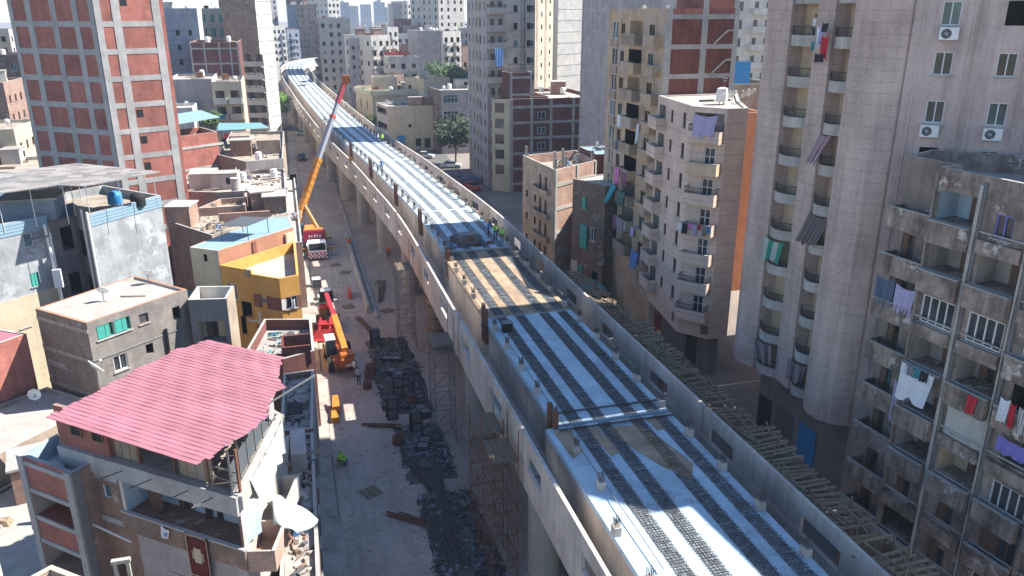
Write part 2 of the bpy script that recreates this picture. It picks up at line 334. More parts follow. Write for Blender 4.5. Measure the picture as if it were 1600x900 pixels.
class Building:
    def __init__(s, name, label, cat, pts, z1, z0=0, mat='pl_white', mats=None, holes=None, roof='roof_dust', par=.5, part=.2, group=None, floor=None, root=None):
        cx = sum(p[0] for p in pts)/len(pts); cy = sum(p[1] for p in pts)/len(pts)
        s.root = root or thing(name, label, cat, (cx, cy, z0), 0, group); s.pts = pts; s.z0 = z0; s.z1 = z1
        n = len(pts); s.faces = [Face(s, pts[i], pts[(i+1) % n], z0, z1) for i in range(n)]
        mb = MB(); mats = mats or {}; holes = holes or {}
        for i, fc in enumerate(s.faces): s.wall(mb, fc, mats.get(i, mat), holes.get(i, []))
        # parapet inner faces, top and the roof
        c = Vector((cx, cy)); rz = z1-par
        inn = s.inset(part)
        for i in range(n):
            j = (i+1) % n; a, b = pts[i], pts[j]; ia, ib = inn[i], inn[j]
            mb.poly([(a[0], a[1], z1), (b[0], b[1], z1), (ib[0], ib[1], z1), (ia[0], ia[1], z1)], mats.get('cap', 'concrete_lt'))
            mb.poly([(ib[0], ib[1], rz), (ia[0], ia[1], rz), (ia[0], ia[1], z1), (ib[0], ib[1], z1)], mats.get('par', mats.get(i, mat)))
        s.wallobj = mb.build('wall', s.root)
        s.rz = rz; s.inn = inn; ALL.append(s)
        MB().poly([(p[0], p[1], rz) for p in inn], roof).build('roof', s.root)
    def inset(s, t):
        out = []; n = len(s.pts)
        for i in range(n):
            f0, f1 = s.faces[i-1], s.faces[i]; n0, n1 = -f0.n, -f1.n
            k = 1+n0.dot(n1); q = Vector(s.pts[i])+(n0+n1)*(t/max(k, .3)); out.append((q.x, q.y))
        return out
    def wall(s, mb, fc, mat, holes):
        us = sorted({0, fc.L}|{x for h in holes for x in (h[0], h[2]) if 0 < x < fc.L}); zs = sorted({fc.z0, fc.z1}|{z for h in holes for z in (h[1], h[3]) if fc.z0 < z < fc.z1})
        hit = lambda u, z: any(h[0] < u < h[2] and h[1] < z < h[3] for h in holes)
        for a, b in zip(us, us[1:]):
            z = None; run = None
            for c, d in zip(zs, zs[1:]):
                if hit((a+b)/2, (c+d)/2):
                    if run is not None: mb.poly([fc.P(a, 0, run), fc.P(b, 0, run), fc.P(b, 0, c), fc.P(a, 0, c)], mat); run = None
                elif run is None: run = c
            if run is not None: mb.poly([fc.P(a, 0, run), fc.P(b, 0, run), fc.P(b, 0, fc.z1), fc.P(a, 0, fc.z1)], mat)
        for h in holes:
            u0, z0, u1, z1 = h[:4]; k = h[4] if len(h) > 4 else 'w'
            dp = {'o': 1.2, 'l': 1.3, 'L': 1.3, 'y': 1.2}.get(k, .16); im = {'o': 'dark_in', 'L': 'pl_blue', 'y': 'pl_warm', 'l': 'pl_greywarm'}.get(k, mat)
            P = fc.P
            mb.poly([P(u0, 0, z0), P(u0, 0, z1), P(u0, -dp, z1), P(u0, -dp, z0)], im if dp > .5 else mat); mb.poly([P(u1, 0, z1), P(u1, 0, z0), P(u1, -dp, z0), P(u1, -dp, z1)], im if dp > .5 else mat)
            mb.poly([P(u0, 0, z0), P(u0, -dp, z0), P(u1, -dp, z0), P(u1, 0, z0)], mat); mb.poly([P(u0, 0, z1), P(u1, 0, z1), P(u1, -dp, z1), P(u0, -dp, z1)], im if dp > .5 else mat)
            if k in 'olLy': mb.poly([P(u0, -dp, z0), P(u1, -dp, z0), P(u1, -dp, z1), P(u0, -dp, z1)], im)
            if k in 'lLy' and u1-u0 > 1.2:     # a door at the back of the recess
                uc = u0+(u1-u0)*random.choice((.35, .6)); wd = put('door', cached(('door', k), lambda: window_mesh(.85, 1.95, 'b')), s.root, fc.M(uc, -dp+.03, z0+.02)); put('pane', cached(('pane', .85, 1.95, 'glass'), lambda: pane_mesh(.85, 1.95, 'glass')), wd, fc.M(uc, -dp+.012, z0+.02))
            if k not in 'olLy':
                w, hh = round(u1-u0, 2), round(z1-z0, 2); gm = random.choice(GLASS)
                wd = put('window', cached(('win', w, hh, k), lambda: window_mesh(w, hh, k)), s.root, fc.M((u0+u1)/2, -.10, z0))
                put('pane', cached(('pane', w, hh, gm), lambda: pane_mesh(w, hh, gm)), wd, fc.M((u0+u1)/2, -.13, z0))
                if hh < 1.7 and w > .6: put('sill', boxmesh(w+.2, .12, .06, 'concrete_lt', 'sill'), wd, fc.M((u0+u1)/2, -.02, z0-.07))
def grid(us, zs, w, h, kind='w', skip=0.0, alt=None):
    out = []
    for z in zs:
        for u in us:
            if random.random() < skip: continue
            k = kind if not alt or random.random() > .35 else random.choice(alt)
            out.append((u-w/2, z, u+w/2, z+h, k))
    return out
def frame_grid(fc, cols, beams, cw=.45, bh=.45, brick='brick', conc='concrete', z0=None, z1=None, open_=()):
    """concrete columns and beams with brick infill panels, each a piece of its own"""
    z0 = fc.z0 if z0 is None else z0; z1 = fc.z1 if z1 is None else z1
    for i, c in enumerate(cols):
        w = cw if not isinstance(cw, (list, tuple)) else cw[i]
        fc.part('column', max(0, c-w/2), min(fc.L, c+w/2), 0, .12, z0, z1, conc)
    zz = [z0]+[b for b in beams if z0 < b < z1]+[z1]
    for i in range(len(cols)-1):
        wl = (cw if not isinstance(cw, (list, tuple)) else cw[i])/2; wr = (cw if not isinstance(cw, (list, tuple)) else cw[i+1])/2
        a, b = cols[i]+wl, cols[i+1]-wr
        if i == 0: a = max(a, cols[0]+wl)
        for z in beams:
            if z0 < z < z1: fc.part('beam', a, b, 0, .10, z-bh/2, min(z+bh/2, z1), conc)
        for j in range(len(zz)-1):
            c0 = zz[j]+(bh/2 if j else 0); c1 = zz[j+1]-(bh/2 if j < len(zz)-2 else 0)
            if c1-c0 < .2 or (i, j) in open_: continue
            fc.part('brick_panel', a, b, 0, .055, c0, c1, brick)
def balcony_mesh(w, d, h, style, mat, und=None):
    und = und or mat; mb = MB()
    if style == 'curve':
        N = 7; pts = [(-w/2+w*i/N, -d*(.62+.38*math.sin(math.pi*i/N))) for i in range(N+1)]
        poly = [(-w/2, 0)]+pts+[(w/2, 0)]; lo = h*.5
        mb.prism(poly, -.14, 0, mat)
        inn = [(x*.93, y+.1) for x, y in pts]
        for a, b, c, e in zip(pts, pts[1:], inn, inn[1:]):
            mb.hexa([(*a, 0), (*b, 0), (*e, 0), (*c, 0), (*a, lo), (*b, lo), (*e, lo), (*c, lo)], mat)
        for (xa, ya), (xb, yb) in (((-w/2, 0), pts[0]), (pts[-1], (w/2, 0))): mb.hexa([(xa, ya, 0), (xb, yb, 0), (xb*.93, yb+.05, 0), (xa*.93, ya, 0), (xa, ya, lo), (xb, yb, lo), (xb*.93, yb+.05, lo), (xa*.93, ya, lo)], mat)
    else:
        mb.box(-w/2, -d, -.14, w/2, 0, 0, und)
        mb.box(-w/2, -d, 0, w/2, -d+.1, h, mat).box(-w/2, -d+.1, 0, -w/2+.1, 0, h, mat).box(w/2-.1, -d+.1, 0, w/2, 0, h, mat)
        mb.box(-w/2-.03, -d-.03, h, w/2+.03, -d+.13, h+.05, 'concrete_lt')
    return mb.mesh('balcony')
def railing_mesh(w, d, h, style, z=0):
    mb = MB(); f = 'rail_black'
    if style == 'curve':
        N = 7; pts = [(-w/2+w*i/N, -d*(.62+.38*math.sin(math.pi*i/N))+.05) for i in range(N+1)]; pts = [(-w/2+.03, 0)]+pts+[(w/2-.03, 0)]
    else: pts = [(-w/2+.04, 0), (-w/2+.04, -d+.05), (w/2-.04, -d+.05), (w/2-.04, 0)]
    for a, b in zip(pts, pts[1:]):
        L = math.hypot(b[0]-a[0], b[1]-a[1]); n = max(1, int(L/.13))
        mb.bar((*a, z+h), (*b, z+h), .03, f); mb.bar((*a, z+.05), (*b, z+.05), .02, f)
        for i in range(n+1):
            t = i/n; x, y = a[0]+(b[0]-a[0])*t, a[1]+(b[1]-a[1])*t; mb.bar((x, y, z), (x, y, z+h), .014, f, 3)
    return mb.mesh('railing')
def balcony(fc, u, z, w, d=.9, h=.9, style='box', mat='pl_beige', rail=False, und=None, parent=None):
    w, d, h = round(w, 2), round(d, 2), round(h, 2)
    o = put('balcony', cached(('bal', w, d, h, style, mat, und), lambda: balcony_mesh(w, d, h, style, mat, und)), parent or fc.b.root, fc.M(u, 0, z))
    if rail: put('railing', cached(('rl', w, d, h, style), lambda: railing_mesh(w, d, h*.5 if style == 'curve' else .45, style, h*.5 if style == 'curve' else h+.05)), o, fc.M(u, 0, z))
    return o
def cloth_mesh(w, h, mat, amp=.05, waves=4, slope=0., seed=0, name='cloth'):
    """hanging cloth: x across, z down from 0; slope pushes the lower edge outward (-y)"""
    rnd = random.Random(seed); nx, nz = max(6, int(waves*4)), 6; mb = MB(); ph = rnd.random()*6
    jit = [rnd.uniform(-1, 1) for _ in range(nx+1)]; sk = rnd.uniform(-.12, .12)*w; amp = amp*1.7
    V = lambda i, j, o: (-w/2+w*i/nx+sk*j/nz-(i/nx-.5)*w*.12*(j/nz)+.012*jit[i], -slope*j/nz-amp*(math.sin(ph+2*math.pi*waves*i/nx+.9*j/nz)+.5*jit[i])*(.35+.65*j/nz)+o, -.10*h*math.sin(math.pi*i/nx)*(1-j/nz)-h*j/nz*(1+.07*math.sin(i*1.3+ph)+.05*jit[i]))
    for o in (0, .012):
        for j in range(nz+1):
            for i in range(nx+1): mb.v.append(V(i, j, o))
    k = mb.mi(mat); st = (nx+1)*(nz+1)
    for j in range(nz):
        for i in range(nx):
            a = j*(nx+1)+i; q = (a, a+nx+1, a+nx+2, a+1); mb.f.append(q); mb.f.append(tuple(st+x for x in q[::-1])); mb.m += [k, k]
    me = mb.mesh(name, True); uv = me.uv_layers.new(); 
    for l in me.loops:
        i = (l.vertex_index % st) % (nx+1); j = (l.vertex_index % st)//(nx+1); uv.data[l.index].uv = (i/nx, 1-j/nz)
    return me
def cloth(name, label, cat, fc, u, out, z, w, h, mat, group=None, amp=.04, waves=3, slope=0., rot=0.):
    o = put(name, cloth_mesh(w, h, mat, amp, waves, slope, int(u*97+z*31)), None, fc.M(u, out, z) @ Matrix.Rotation(rot, 4, 'Y'))
    return tag(o, label, cat, group)
def dish(label, x, y, z, r=.45, az=0.0, group='satellite dishes', tall=.8):
    t = thing('satellite_dish', label, 'dish', (x, y, z), az, group); M = WM[t]
    def dm():
        mb = MB(); n = 14; k = mb.mi('tank_white')
        for j in range(4):
            rr = j/3
            for i in range(n):
                a = 2*math.pi*i/n; mb.v.append((rr*math.cos(a), -.28*rr*rr+.28, rr*math.sin(a)))
        for j in range(3):
            for i in range(n):
                i2 = (i+1) % n; mb.f.append((j*n+i, (j+1)*n+i, (j+1)*n+i2, j*n+i2)); mb.m.append(k)
        return mb.mesh('reflector', True)
    D = M @ Matrix.Translation((0, 0, tall)) @ Matrix.Rotation(R(-40), 4, 'X') @ Matrix.Scale(r, 4)
    put('reflector', cached('dish', dm), t, D)
    put('mast', cached(('mast', tall), lambda: MB().bar((0, .05, 0), (0, .05, tall), .03, 'steel', 6).bar((-.25, .05, .02), (.25, .3, .02), .025, 'steel').mesh('mast')), t, M)
    put('feed_arm', cached('feed', lambda: MB().bar((0, .1, -.8), (0, -.75, .0), .035, 'steel').bar((0, -.78, -.02), (0, -.62, .12), .09, 'tank_white', 6).mesh('feed_arm')), t, D)
    return t
def tank(label, x, y, z, r=.5, h=1.1, mat='tank_white', group='roof water tanks'):
    t = thing('water_tank', label, 'tank', (x, y, z), 0, group)
    MB().lathe([(r, .25), (r*1.03, .3), (r, .5), (r*1.03, .55), (r, h*.7), (r*1.02, h*.75), (r*.95, h), (r*.4, h*1.12), (r*.15, h*1.15)], x, y, mat, 12, z).build('drum', t, True)
    mb = MB()
    for a in range(4): mb.bar((x+r*.7*math.cos(a*1.57+.78), y+r*.7*math.sin(a*1.57+.78), z), (x+r*.7*math.cos(a*1.57+.78), y+r*.7*math.sin(a*1.57+.78), z+.26), .03, 'steel')
    mb.build('stand', t); return t
def ac_unit(label, fc, u, z, group='air conditioner units on the pale tower'):
    M = fc.M(u, .02, z); t = tag(put('ac_unit', None, None, M), label, 'air conditioner', group)
    put('casing', cached('acc', lambda: MB().box(-.45, -.38, 0, .45, -.02, .62, 'tank_white').box(-.47, -.4, .6, .47, 0, .64, 'alu').mesh('casing')), t, M)
    def fan():
        mb = MB(); n = 12; mb.poly([(-.12+.25*math.cos(-2*math.pi*i/n), -.385, .31+.25*math.sin(-2*math.pi*i/n)) for i in range(n)], 'black')
        for i in range(6): a = math.pi*i/6; mb.bar((-.12+.25*math.cos(a), -.39, .31+.25*math.sin(a)), (-.12-.25*math.cos(a), -.39, .31-.25*math.sin(a)), .008, 'alu', 3)
        return mb.mesh('fan_grille')
    put('fan_grille', cached('acf', fan), t, M)
    put('bracket', cached('acb', lambda: MB().box(-.35, -.42, -.06, -.3, 0, 0, 'steel').box(.3, -.42, -.06, .35, 0, 0, 'steel').mesh('bracket')), t, M)
    return t

def inside(x, y, pts):
    ins = False; j = len(pts)-1
    for i in range(len(pts)):
        (xi, yi), (xj, yj) = pts[i], pts[j]
        if (yi > y) != (yj > y) and x < (xj-xi)*(y-yi)/(yj-yi)+xi: ins = not ins
        j = i
    return ins
def clutter(b, n, seed=0):
    """roof junk as parts of the house it belongs to"""
    rnd = random.Random(seed); pts = b.inset(1.1); xs = [p[0] for p in pts]; ys = [p[1] for p in pts]
    def hut(): return MB().box(-1.5, -1.3, 0, 1.5, 1.3, 2.3, 'brick_old').box(-1.65, -1.45, 2.3, 1.65, 1.45, 2.45, 'concrete_lt').box(-.4, -1.32, 0, .4, -1.3, 1.9, 'wood').mesh('stair_hut')
    def hut2(): return MB().box(-1.7, -1.2, 0, 1.7, 1.2, 2.0, 'pl_white2').box(-1.8, -1.3, 2.0, 1.8, 1.3, 2.1, 'roof_grey').box(.3, -1.22, .7, 1.1, -1.2, 1.5, 'black').mesh('stair_hut')
    def tk(): return MB().lathe([(.5, .25), (.5, .9), (.53, .95), (.5, 1.0), (.45, 1.3), (.2, 1.4)], 0, 0, 'tank_white', 10).bar((-.3, -.3, 0), (-.3, -.3, .3), .04, 'steel').bar((.3, .3, 0), (.3, .3, .3), .04, 'steel').mesh('water_drum')
    def tk2(): return MB().box(-.6, -.5, .3, .6, .5, 1.2, 'rust').box(-.6, -.5, 0, -.5, .5, .3, 'steel').box(.5, -.5, 0, .6, .5, .3, 'steel').mesh('water_drum')
    def ds(): 
        mb = MB(); mb.bar((0, 0, 0), (0, 0, .8), .03, 'steel'); 
        for k in range(8):
            a, c = k*math.pi/4, (k+1)*math.pi/4; mb.poly([(0, .12, .85), (.45*math.cos(a), -.1, .85+.45*math.sin(a)), (.45*math.cos(c), -.1, .85+.45*math.sin(c))], 'tank_white')
        mb.bar((0, .1, .6), (0, -.45, .8), .02, 'steel'); return mb.mesh('roof_dish')
    def bd(): 
        mb = MB(); r_ = random.Random(5)
        for k in range(9): mb.box(-1.2+r_.uniform(-.2, .2), -.5+.12*k, .02+.05*(k % 3), 1.2+r_.uniform(-.4, .3), -.4+.12*k, .07+.05*(k % 3), 'timber' if k % 2 else 'timber_dk')
        return mb.mesh('board_pile')
    def wl(): return MB().box(-2, -.12, 0, 2, .12, 1.0, 'brick_old').mesh('low_wall')
    def pl(): return MB().bar((0, 0, 0), (0, 0, 2.2), .04, 'steel').bar((-.4, 0, 2.0), (.4, 0, 2.0), .02, 'alu').bar((-.3, 0, 1.8), (.3, 0, 1.8), .02, 'alu').mesh('aerial')
    def sk(): 
        mb = MB(); r_ = random.Random(9)
        for k in range(16): x, y, s = r_.uniform(-1, 1), r_.uniform(-1, 1), r_.uniform(.12, .4); mb.hexa([(x-s, y-s*.6, 0), (x+s, y-s, 0), (x+s*.7, y+s, 0), (x-s, y+s*.8, 0), (x-s*.5, y-s*.4, s*.8), (x+s*.6, y-s*.5, s), (x+s*.4, y+s*.5, s*.7), (x-s*.6, y+s*.4, s*.9)], r_.choice(('rubble', 'debris', 'cloth_blue', 'timber', 'brick_old')))
        return mb.mesh('junk_heap')
    kinds = [('stair_hut', hut), ('stair_hut', hut2), ('water_drum', tk), ('water_drum', tk2), ('roof_dish', ds), ('roof_dish', ds), ('board_pile', bd), ('low_wall', wl), ('aerial', pl), ('junk_heap', sk), ('junk_heap', sk), ('roof_dish', ds)]
    k = 0
    for _ in range(n*6):
        if k >= n: break
        x, y = rnd.uniform(min(xs), max(xs)), rnd.uniform(min(ys), max(ys))
        if not inside(x, y, pts): continue
        i = rnd.randrange(len(kinds)); nm, fn = kinds[i]
        if (max(xs)-min(xs) < 7 or max(ys)-min(ys) < 7) and nm in ('stair_hut', 'low_wall'): continue
        put(nm, cached(('clut', i), fn), b.root, Matrix.Translation((x, y, b.rz+.004)) @ Matrix.Rotation(rnd.choice((0, 1.57, 3.14, 4.71))+rnd.uniform(-.3, .3), 4, 'Z')); k += 1
# ---------------- ground, streets ----------------
def strip(pts, z, mat, name):
    return struct(MB().poly([(x, y, z) for x, y in pts], mat).build(name))
strip([(-900, -300), (1500, -300), (1500, 2600), (-900, 2600)], -.02, 'ground', 'ground')
strip([(1.0, -10), (24.5, -10), (24.5, 125), (22, 200), (14, 330), (14, 420), (-3, 420), (0.2, 250), (1.0, 120)], .0, 'street', 'street')
strip([(24.5, -10), (33, -10), (33, 60), (31, 100), (34, 180), (24, 330), (14, 330), (22, 200), (24.5, 125)], .004, 'asphalt', 'side_road')
pv = MB()
for i in range(26):
    y = 30+i*7.6; pv.box(-.6, y, 0, .95+.12*math.sin(i*2.1), y+7.55, .13, 'pave')
struct(pv.build('pavement'))
k = thing('median_kerb', 'long low concrete kerb between the street and the viaduct columns', 'kerb', (7.2, 100, 0))
for i in range(44):
    y = 80+i*2.3; x = 7.3-.0*i
    if 80 <= y < 180: MB().box(x-.12, y, 0, x+.12, y+2.24, .3, 'kerb').build('kerb_stone', k)

# ---------------- viaduct ----------------
PATH = [(-30, 16.2), (0, 16.2), (30, 16.2), (60, 16.3), (85, 16.3), (107, 15.1), (122, 14.1), (135, 12.9), (160, 11.0), (200, 8.8), (244, 6.8), (290, 4.9), (330, 4.2), (360, 5.6), (385, 9.5), (403, 16), (415, 25), (424, 38), (432, 60), (436, 90)]
def xc(y):
    n = len(PATH)
    for i in range(n-1):
        if y <= PATH[i+1][0] or i == n-2:
            p0, p1, p2, p3 = PATH[max(i-1, 0)], PATH[i], PATH[i+1], PATH[min(i+2, n-1)]
            h = p2[0]-p1[0]; t = (y-p1[0])/h
            m1 = (p2[1]-p0[1])/(p2[0]-p0[0])*h; m2 = (p3[1]-p1[1])/(p3[0]-p1[0])*h
            return (2*t**3-3*t*t+1)*p1[1]+(t**3-2*t*t+t)*m1+(-2*t**3+3*t*t)*p2[1]+(t**3-t*t)*m2
CL = [(xc(y), y) for y in [q*.5 for q in range(-40, 760)]]+[(xc(380+q*.2), 380+q*.2) for q in range(0, 275)]
CUM = [0]
for a, b in zip(CL, CL[1:]): CUM.append(CUM[-1]+math.hypot(b[0]-a[0], b[1]-a[1]))
import bisect
def at_s(s):
    i = min(max(bisect.bisect_right(CUM, s)-1, 0), len(CL)-2); t = (s-CUM[i])/(CUM[i+1]-CUM[i]); a, b = CL[i], CL[i+1]
    d = Vector((b[0]-a[0], b[1]-a[1])).normalized(); return Vector((a[0]+(b[0]-a[0])*t, a[1]+(b[1]-a[1])*t)), d
def bp(s, off, z):
    p, d = at_s(s); q = p+Vector((d.y, -d.x))*off; return (q.x, q.y, z)
S0 = 20.0                      # s = y + 20 on the straight
VIA = thing('viaduct', 'long elevated concrete railway viaduct on round columns, still under construction', 'viaduct', (16.2, 70, 0))
DZ = 9.5
def sweep(mb, s0, s1, prof, mat, step=4, caps=None):
    """extrude a cross-section (list of (offset, z)) along the viaduct"""
    n = max(1, int((s1-s0)/step)); k = len(prof); q = len(mb.v); a = mb.mi(mat)
    for i in range(n+1):
        for o, z in prof: mb.v.append(bp(s0+(s1-s0)*i/n, o, z))
    for i in range(n):
        for j in range(k):
            j2 = (j+1) % k; mb.f.append((q+i*k+j, q+i*k+j2, q+(i+1)*k+j2, q+(i+1)*k+j)); mb.m.append(a)
    mb.f.append(tuple(q+j for j in range(k))[::-1]); mb.f.append(tuple(q+n*k+j for j in range(k))); mb.m += [a, a]
def wall_panel(side, s0, s1, name='wall_panel'):
    """precast edge wall with long openings, curved with the deck"""
    o0, o1 = (5.3, 5.5); zb, zt = 6.25, 9.6
    L = s1-s0; holes = [(s0+L*.265, 7.75, s0+L*.265+2.9, 8.75), (s0+L*.8, 7.75, s0+L*.8+2.6, 8.75)]
    if L < 10: holes = []
    ss = sorted({s0, s1}|{s0+L*i/4 for i in range(5)}|{x for h in holes for x in (h[0], h[2])}); zs = [zb, 7.75, 8.75, zt]
    mb = MB(); sg = side
    for a, b in zip(ss, ss[1:]):
        hz = any(h[0] < (a+b)/2 < h[2] for h in holes)
        for c, d in ((zb, 7.75), (7.75, 8.75), (8.75, zt)):
            if hz and c == 7.75: continue
            for o in (o0, o1): mb.poly([bp(a, sg*o, c), bp(b, sg*o, c), bp(b, sg*o, d), bp(a, sg*o, d)], 'viaduct')
        for z in (zb, zt): mb.poly([bp(a, sg*o0, z), bp(b, sg*o0, z), bp(b, sg*o1, z), bp(a, sg*o1, z)], 'viaduct')
    for e in (s0, s1): mb.poly([bp(e, sg*o0, zb), bp(e, sg*o1, zb), bp(e, sg*o1, zt), bp(e, sg*o0, zt)], 'viaduct')
    for h in holes:
        for a in (h[0], h[2]): mb.poly([bp(a, sg*o0, h[1]), bp(a, sg*o1, h[1]), bp(a, sg*o1, h[3]), bp(a, sg*o0, h[3])], 'viaduct')
        for z in (h[1], h[3]): mb.poly([bp(h[0], sg*o0, z), bp(h[2], sg*o0, z), bp(h[2], sg*o1, z), bp(h[0], sg*o1, z)], 'viaduct')
    return mb.build(name, VIA)
JY = [-14.5+17*i for i in range(0, 32)]            # column lines along the path (s = y+20)
SMAX = CUM[-1]-2
for i, y in enumerate(JY):
    s0 = y+S0; s1 = s0+17
    if s1 > SMAX: break
    if s0 < 8: s0 = 8
    near = y < 150
    g = .06
    le = -3.3 if y > 66 else (-3.55 if y > 30 else -4.2)
    mb = MB()
    sweep(mb, s0+(.22 if i % 2 else .02), s1-.02, [(le, 9.2), (le, DZ), (3.2, DZ), (3.2, 9.2)], 'deck_mud' if abs(y-53.5) < 1 else 'deck'); mb.build('deck_slab', VIA)
    mb = MB()
    sweep(mb, s0+.02, s1-.02, [(le+.05, 6.6), (le+.05, 9.2), (le+.45, 9.2), (le+.45, 6.6)], 'viaduct'); sweep(mb, s0+.02, s1-.02, [(2.75, 6.6), (2.75, 9.2), (3.15, 9.2), (3.15, 6.6)], 'viaduct')
    mb.build('deck_web', VIA)
    mb = MB()
    sweep(mb, s0+.1, s1-.1, [(-5.25, 6.35), (-5.25, 6.6), (5.25, 6.6), (5.25, 6.35)], 'viaduct'); mb.build('bottom_slab', VIA)
    wall_panel(-1, s0+(.06 if i % 2 else .45), s1-.06); wall_panel(1, s0+g, s1-g)
    # column pair and cross head
    if y > -10:
        for o in (-4.2, 4.2):
            p = bp(y+S0, o, 0)
            put('column', cached('pier', lambda: MB().lathe([(1.25, -.1), (1.25, .25), (.92, .26), (.92, 5.3), (1.0, 5.6), (1.0, 5.68)], 0, 0, 'pier', 20).mesh('column', False)), VIA, Matrix.Translation(p))
        mb = MB(); sweep(mb, y+S0-1.0, y+S0+1.0, [(-5.15, 5.7), (-5.15, 6.34), (5.15, 6.34), (5.15, 5.7)], 'pier'); mb.build('cross_head', VIA)
# upstand blocks and starter bars on the deck edges
def upstand():
    mb = MB().box(-.16, -.22, 0, .16, .22, .72, 'viaduct')
    return mb.mesh('upstand_block')
def starter():
    mb = MB()
    for i in range(4):
        for j in range(3): mb.bar((-.1+.07*i, -.14+.14*j, 0), (-.1+.07*i+random.uniform(-.04, .04), -.14+.14*j, random.uniform(.35, .5)), .018, 'rebar', 3)
    return mb.mesh('starter_bars')
yy = 20.0
while yy < 175:
    s = yy+S0; le = -3.3 if yy > 66 else (-3.55 if yy > 30 else -4.2)
    for o in (le+.16, 3.02):
        p, d = at_s(s); q = bp(s, o, DZ+.0); M = Matrix.Translation(q) @ Matrix.Rotation(math.atan2(d.y, d.x)-R(90), 4, 'Z')
        b = put('upstand_block', cached('ups', upstand), VIA, M @ Matrix.Scale(.62, 4, (0, 0, 1)))
        put('starter_bars', cached(('stb', int(yy*10) % 3), starter), b, M @ Matrix.Translation((0, 0, .44)))
    yy += 3.45
# steel posts by the joints
for yy in (36.4, 37.4, 52.6, 53.3, 68.2, 69.0, 83.6, 84.6, 98.4, 99.4, 117, 118, 134, 135):
    s = yy+S0; le = -3.3 if yy > 66 else -3.55
    q = bp(s, le-.12, 7.8); put('steel_post', cached('post', lambda: MB().box(-.13, -.13, 0, .13, .13, 2.75, 'rust').box(-.2, -.05, 1.2, .2, .05, 1.35, 'rust').mesh('steel_post')), VIA, Matrix.Translation(q))
# rail-plinth reinforcement: four strips of bent bars
for o in (-2.35, -.95, .95, 2.35):
    for i, y in enumerate(JY):
        s0, s1 = max(y+S0+.3, 34), y+S0+16.8
        if y > 60 or y < -5: continue
        mb = MB(); step = random.choice((.17, .2)) if y < 60 else (.34 if y < 90 else .6); r = .016 if y < 60 else (.022 if y < 90 else .03)
        s = s0
        while s < s1:
            h = .12+random.random()*.06; a, b = bp(s, o-.33, DZ+.02), bp(s+random.uniform(-.05, .05), o+.33, DZ+.02)
            ua, ub = bp(s, o-.33, DZ+h), bp(s, o+.33, DZ+h+random.uniform(-.03, .03))
            mb.bar(ua, ub, r, 'rebar', 3); 
            if y < 90: mb.bar(a, ua, r*.8, 'rebar', 3); mb.bar(b, ub, r*.8, 'rebar', 3)
            s += step*random.uniform(.85, 1.15)
        for k in range(3):
            oo = o-.22+.2*k+random.uniform(-.05, .05); n = 6
            for q in range(n): mb.bar(bp(s0+(s1-s0)*q/n, oo+random.uniform(-.05, .05), DZ+.09), bp(s0+(s1-s0)*(q+1)/n, oo+random.uniform(-.05, .05), DZ+.09), r*.9, 'rebar', 3)
        ob = mb.build('reinforcement_strip', VIA); ob['kind'] = 'stuff'
rough_mat('rough_strip', (.23, .255, .275), blotch=.55, streak=0, scale=3.2, var=.6, patch=(.33, .37, .40), patch_amt=.58, bump=.8)
for i, y in enumerate(JY):      # roughened concrete under the bars
    for o in (-2.35, -.95, .95, 2.35):
        s0, s1 = y+S0+.3, y+S0+16.8
        if s1 > SMAX or y < -5: continue
        mb = MB(); sweep(mb, s0, s1, [(o-.36, DZ+.002), (o-.36, DZ+.008), (o+.36, DZ+.008), (o+.36, DZ+.002)], 'rough_strip'); mb.build('plinth_strip', VIA)
# joint angles, edge cables
for yy in (36.0, 37.9, 70.6):
    mb = MB(); mb.bar(bp(yy+S0, -3.6, DZ+.1), bp(yy+S0, 3.2, DZ+.1), .055 if yy < 60 else .12, 'rebar' if yy < 60 else 'concrete_lt'); mb.build('joint_beam', VIA)
for o, z, a, b in ((3.25, DZ+.55, 20, 72), (-3.2, DZ+.25, 24, 66), (3.45, DZ+.2, 20, 60)):
    mb = MB(); n = 12
    for q in range(n): mb.bar(bp(S0+a+(b-a)*q/n, o, z+.04*math.sin(q*2)), bp(S0+a+(b-a)*(q+1)/n, o, z+.04*math.sin(q*2+2)), .025, 'steel')
    mb.build('edge_rail', VIA)
# mud and gravel spilled on the near deck
for n_, (pts, lab) in enumerate([([(-1.0, 35.8), (.9, 35.6), (1.5, 33.5), (1.9, 31.2), (1.1, 29.8), (.2, 31.5), (-.5, 33.6)], 'brown'), ([(-2.1, 35.9), (-1.4, 35.9), (-1.2, 33.2), (-1.8, 32.9)], 'brown'), ([(-3.9, 36.1), (-2.9, 36.0), (-3.0, 33.8), (-3.8, 33.2)], 'brown'), ([(1.5, 36.2), (2.1, 36.2), (2.2, 34.8), (1.6, 34.7)], 'brown')]):
    mb = MB(); m = len(pts); cxx = sum(p[0] for p in pts)/m; cyy = sum(p[1] for p in pts)/m
    c = bp(cyy+S0, cxx, DZ+.035)
    for i in range(m):
        a, b = pts[i], pts[(i+1) % m]; mb.poly([bp(a[1]+S0, a[0], DZ+.013), bp(b[1]+S0, b[0], DZ+.013), c], 'deck_mud')
    mb.build('mud_patch', VIA)
# ---------------- buildings, right side ----------------
def bx(x0, x1, y0, y1): return [(x0, y1), (x0, y0), (x1, y0), (x1, y1)]
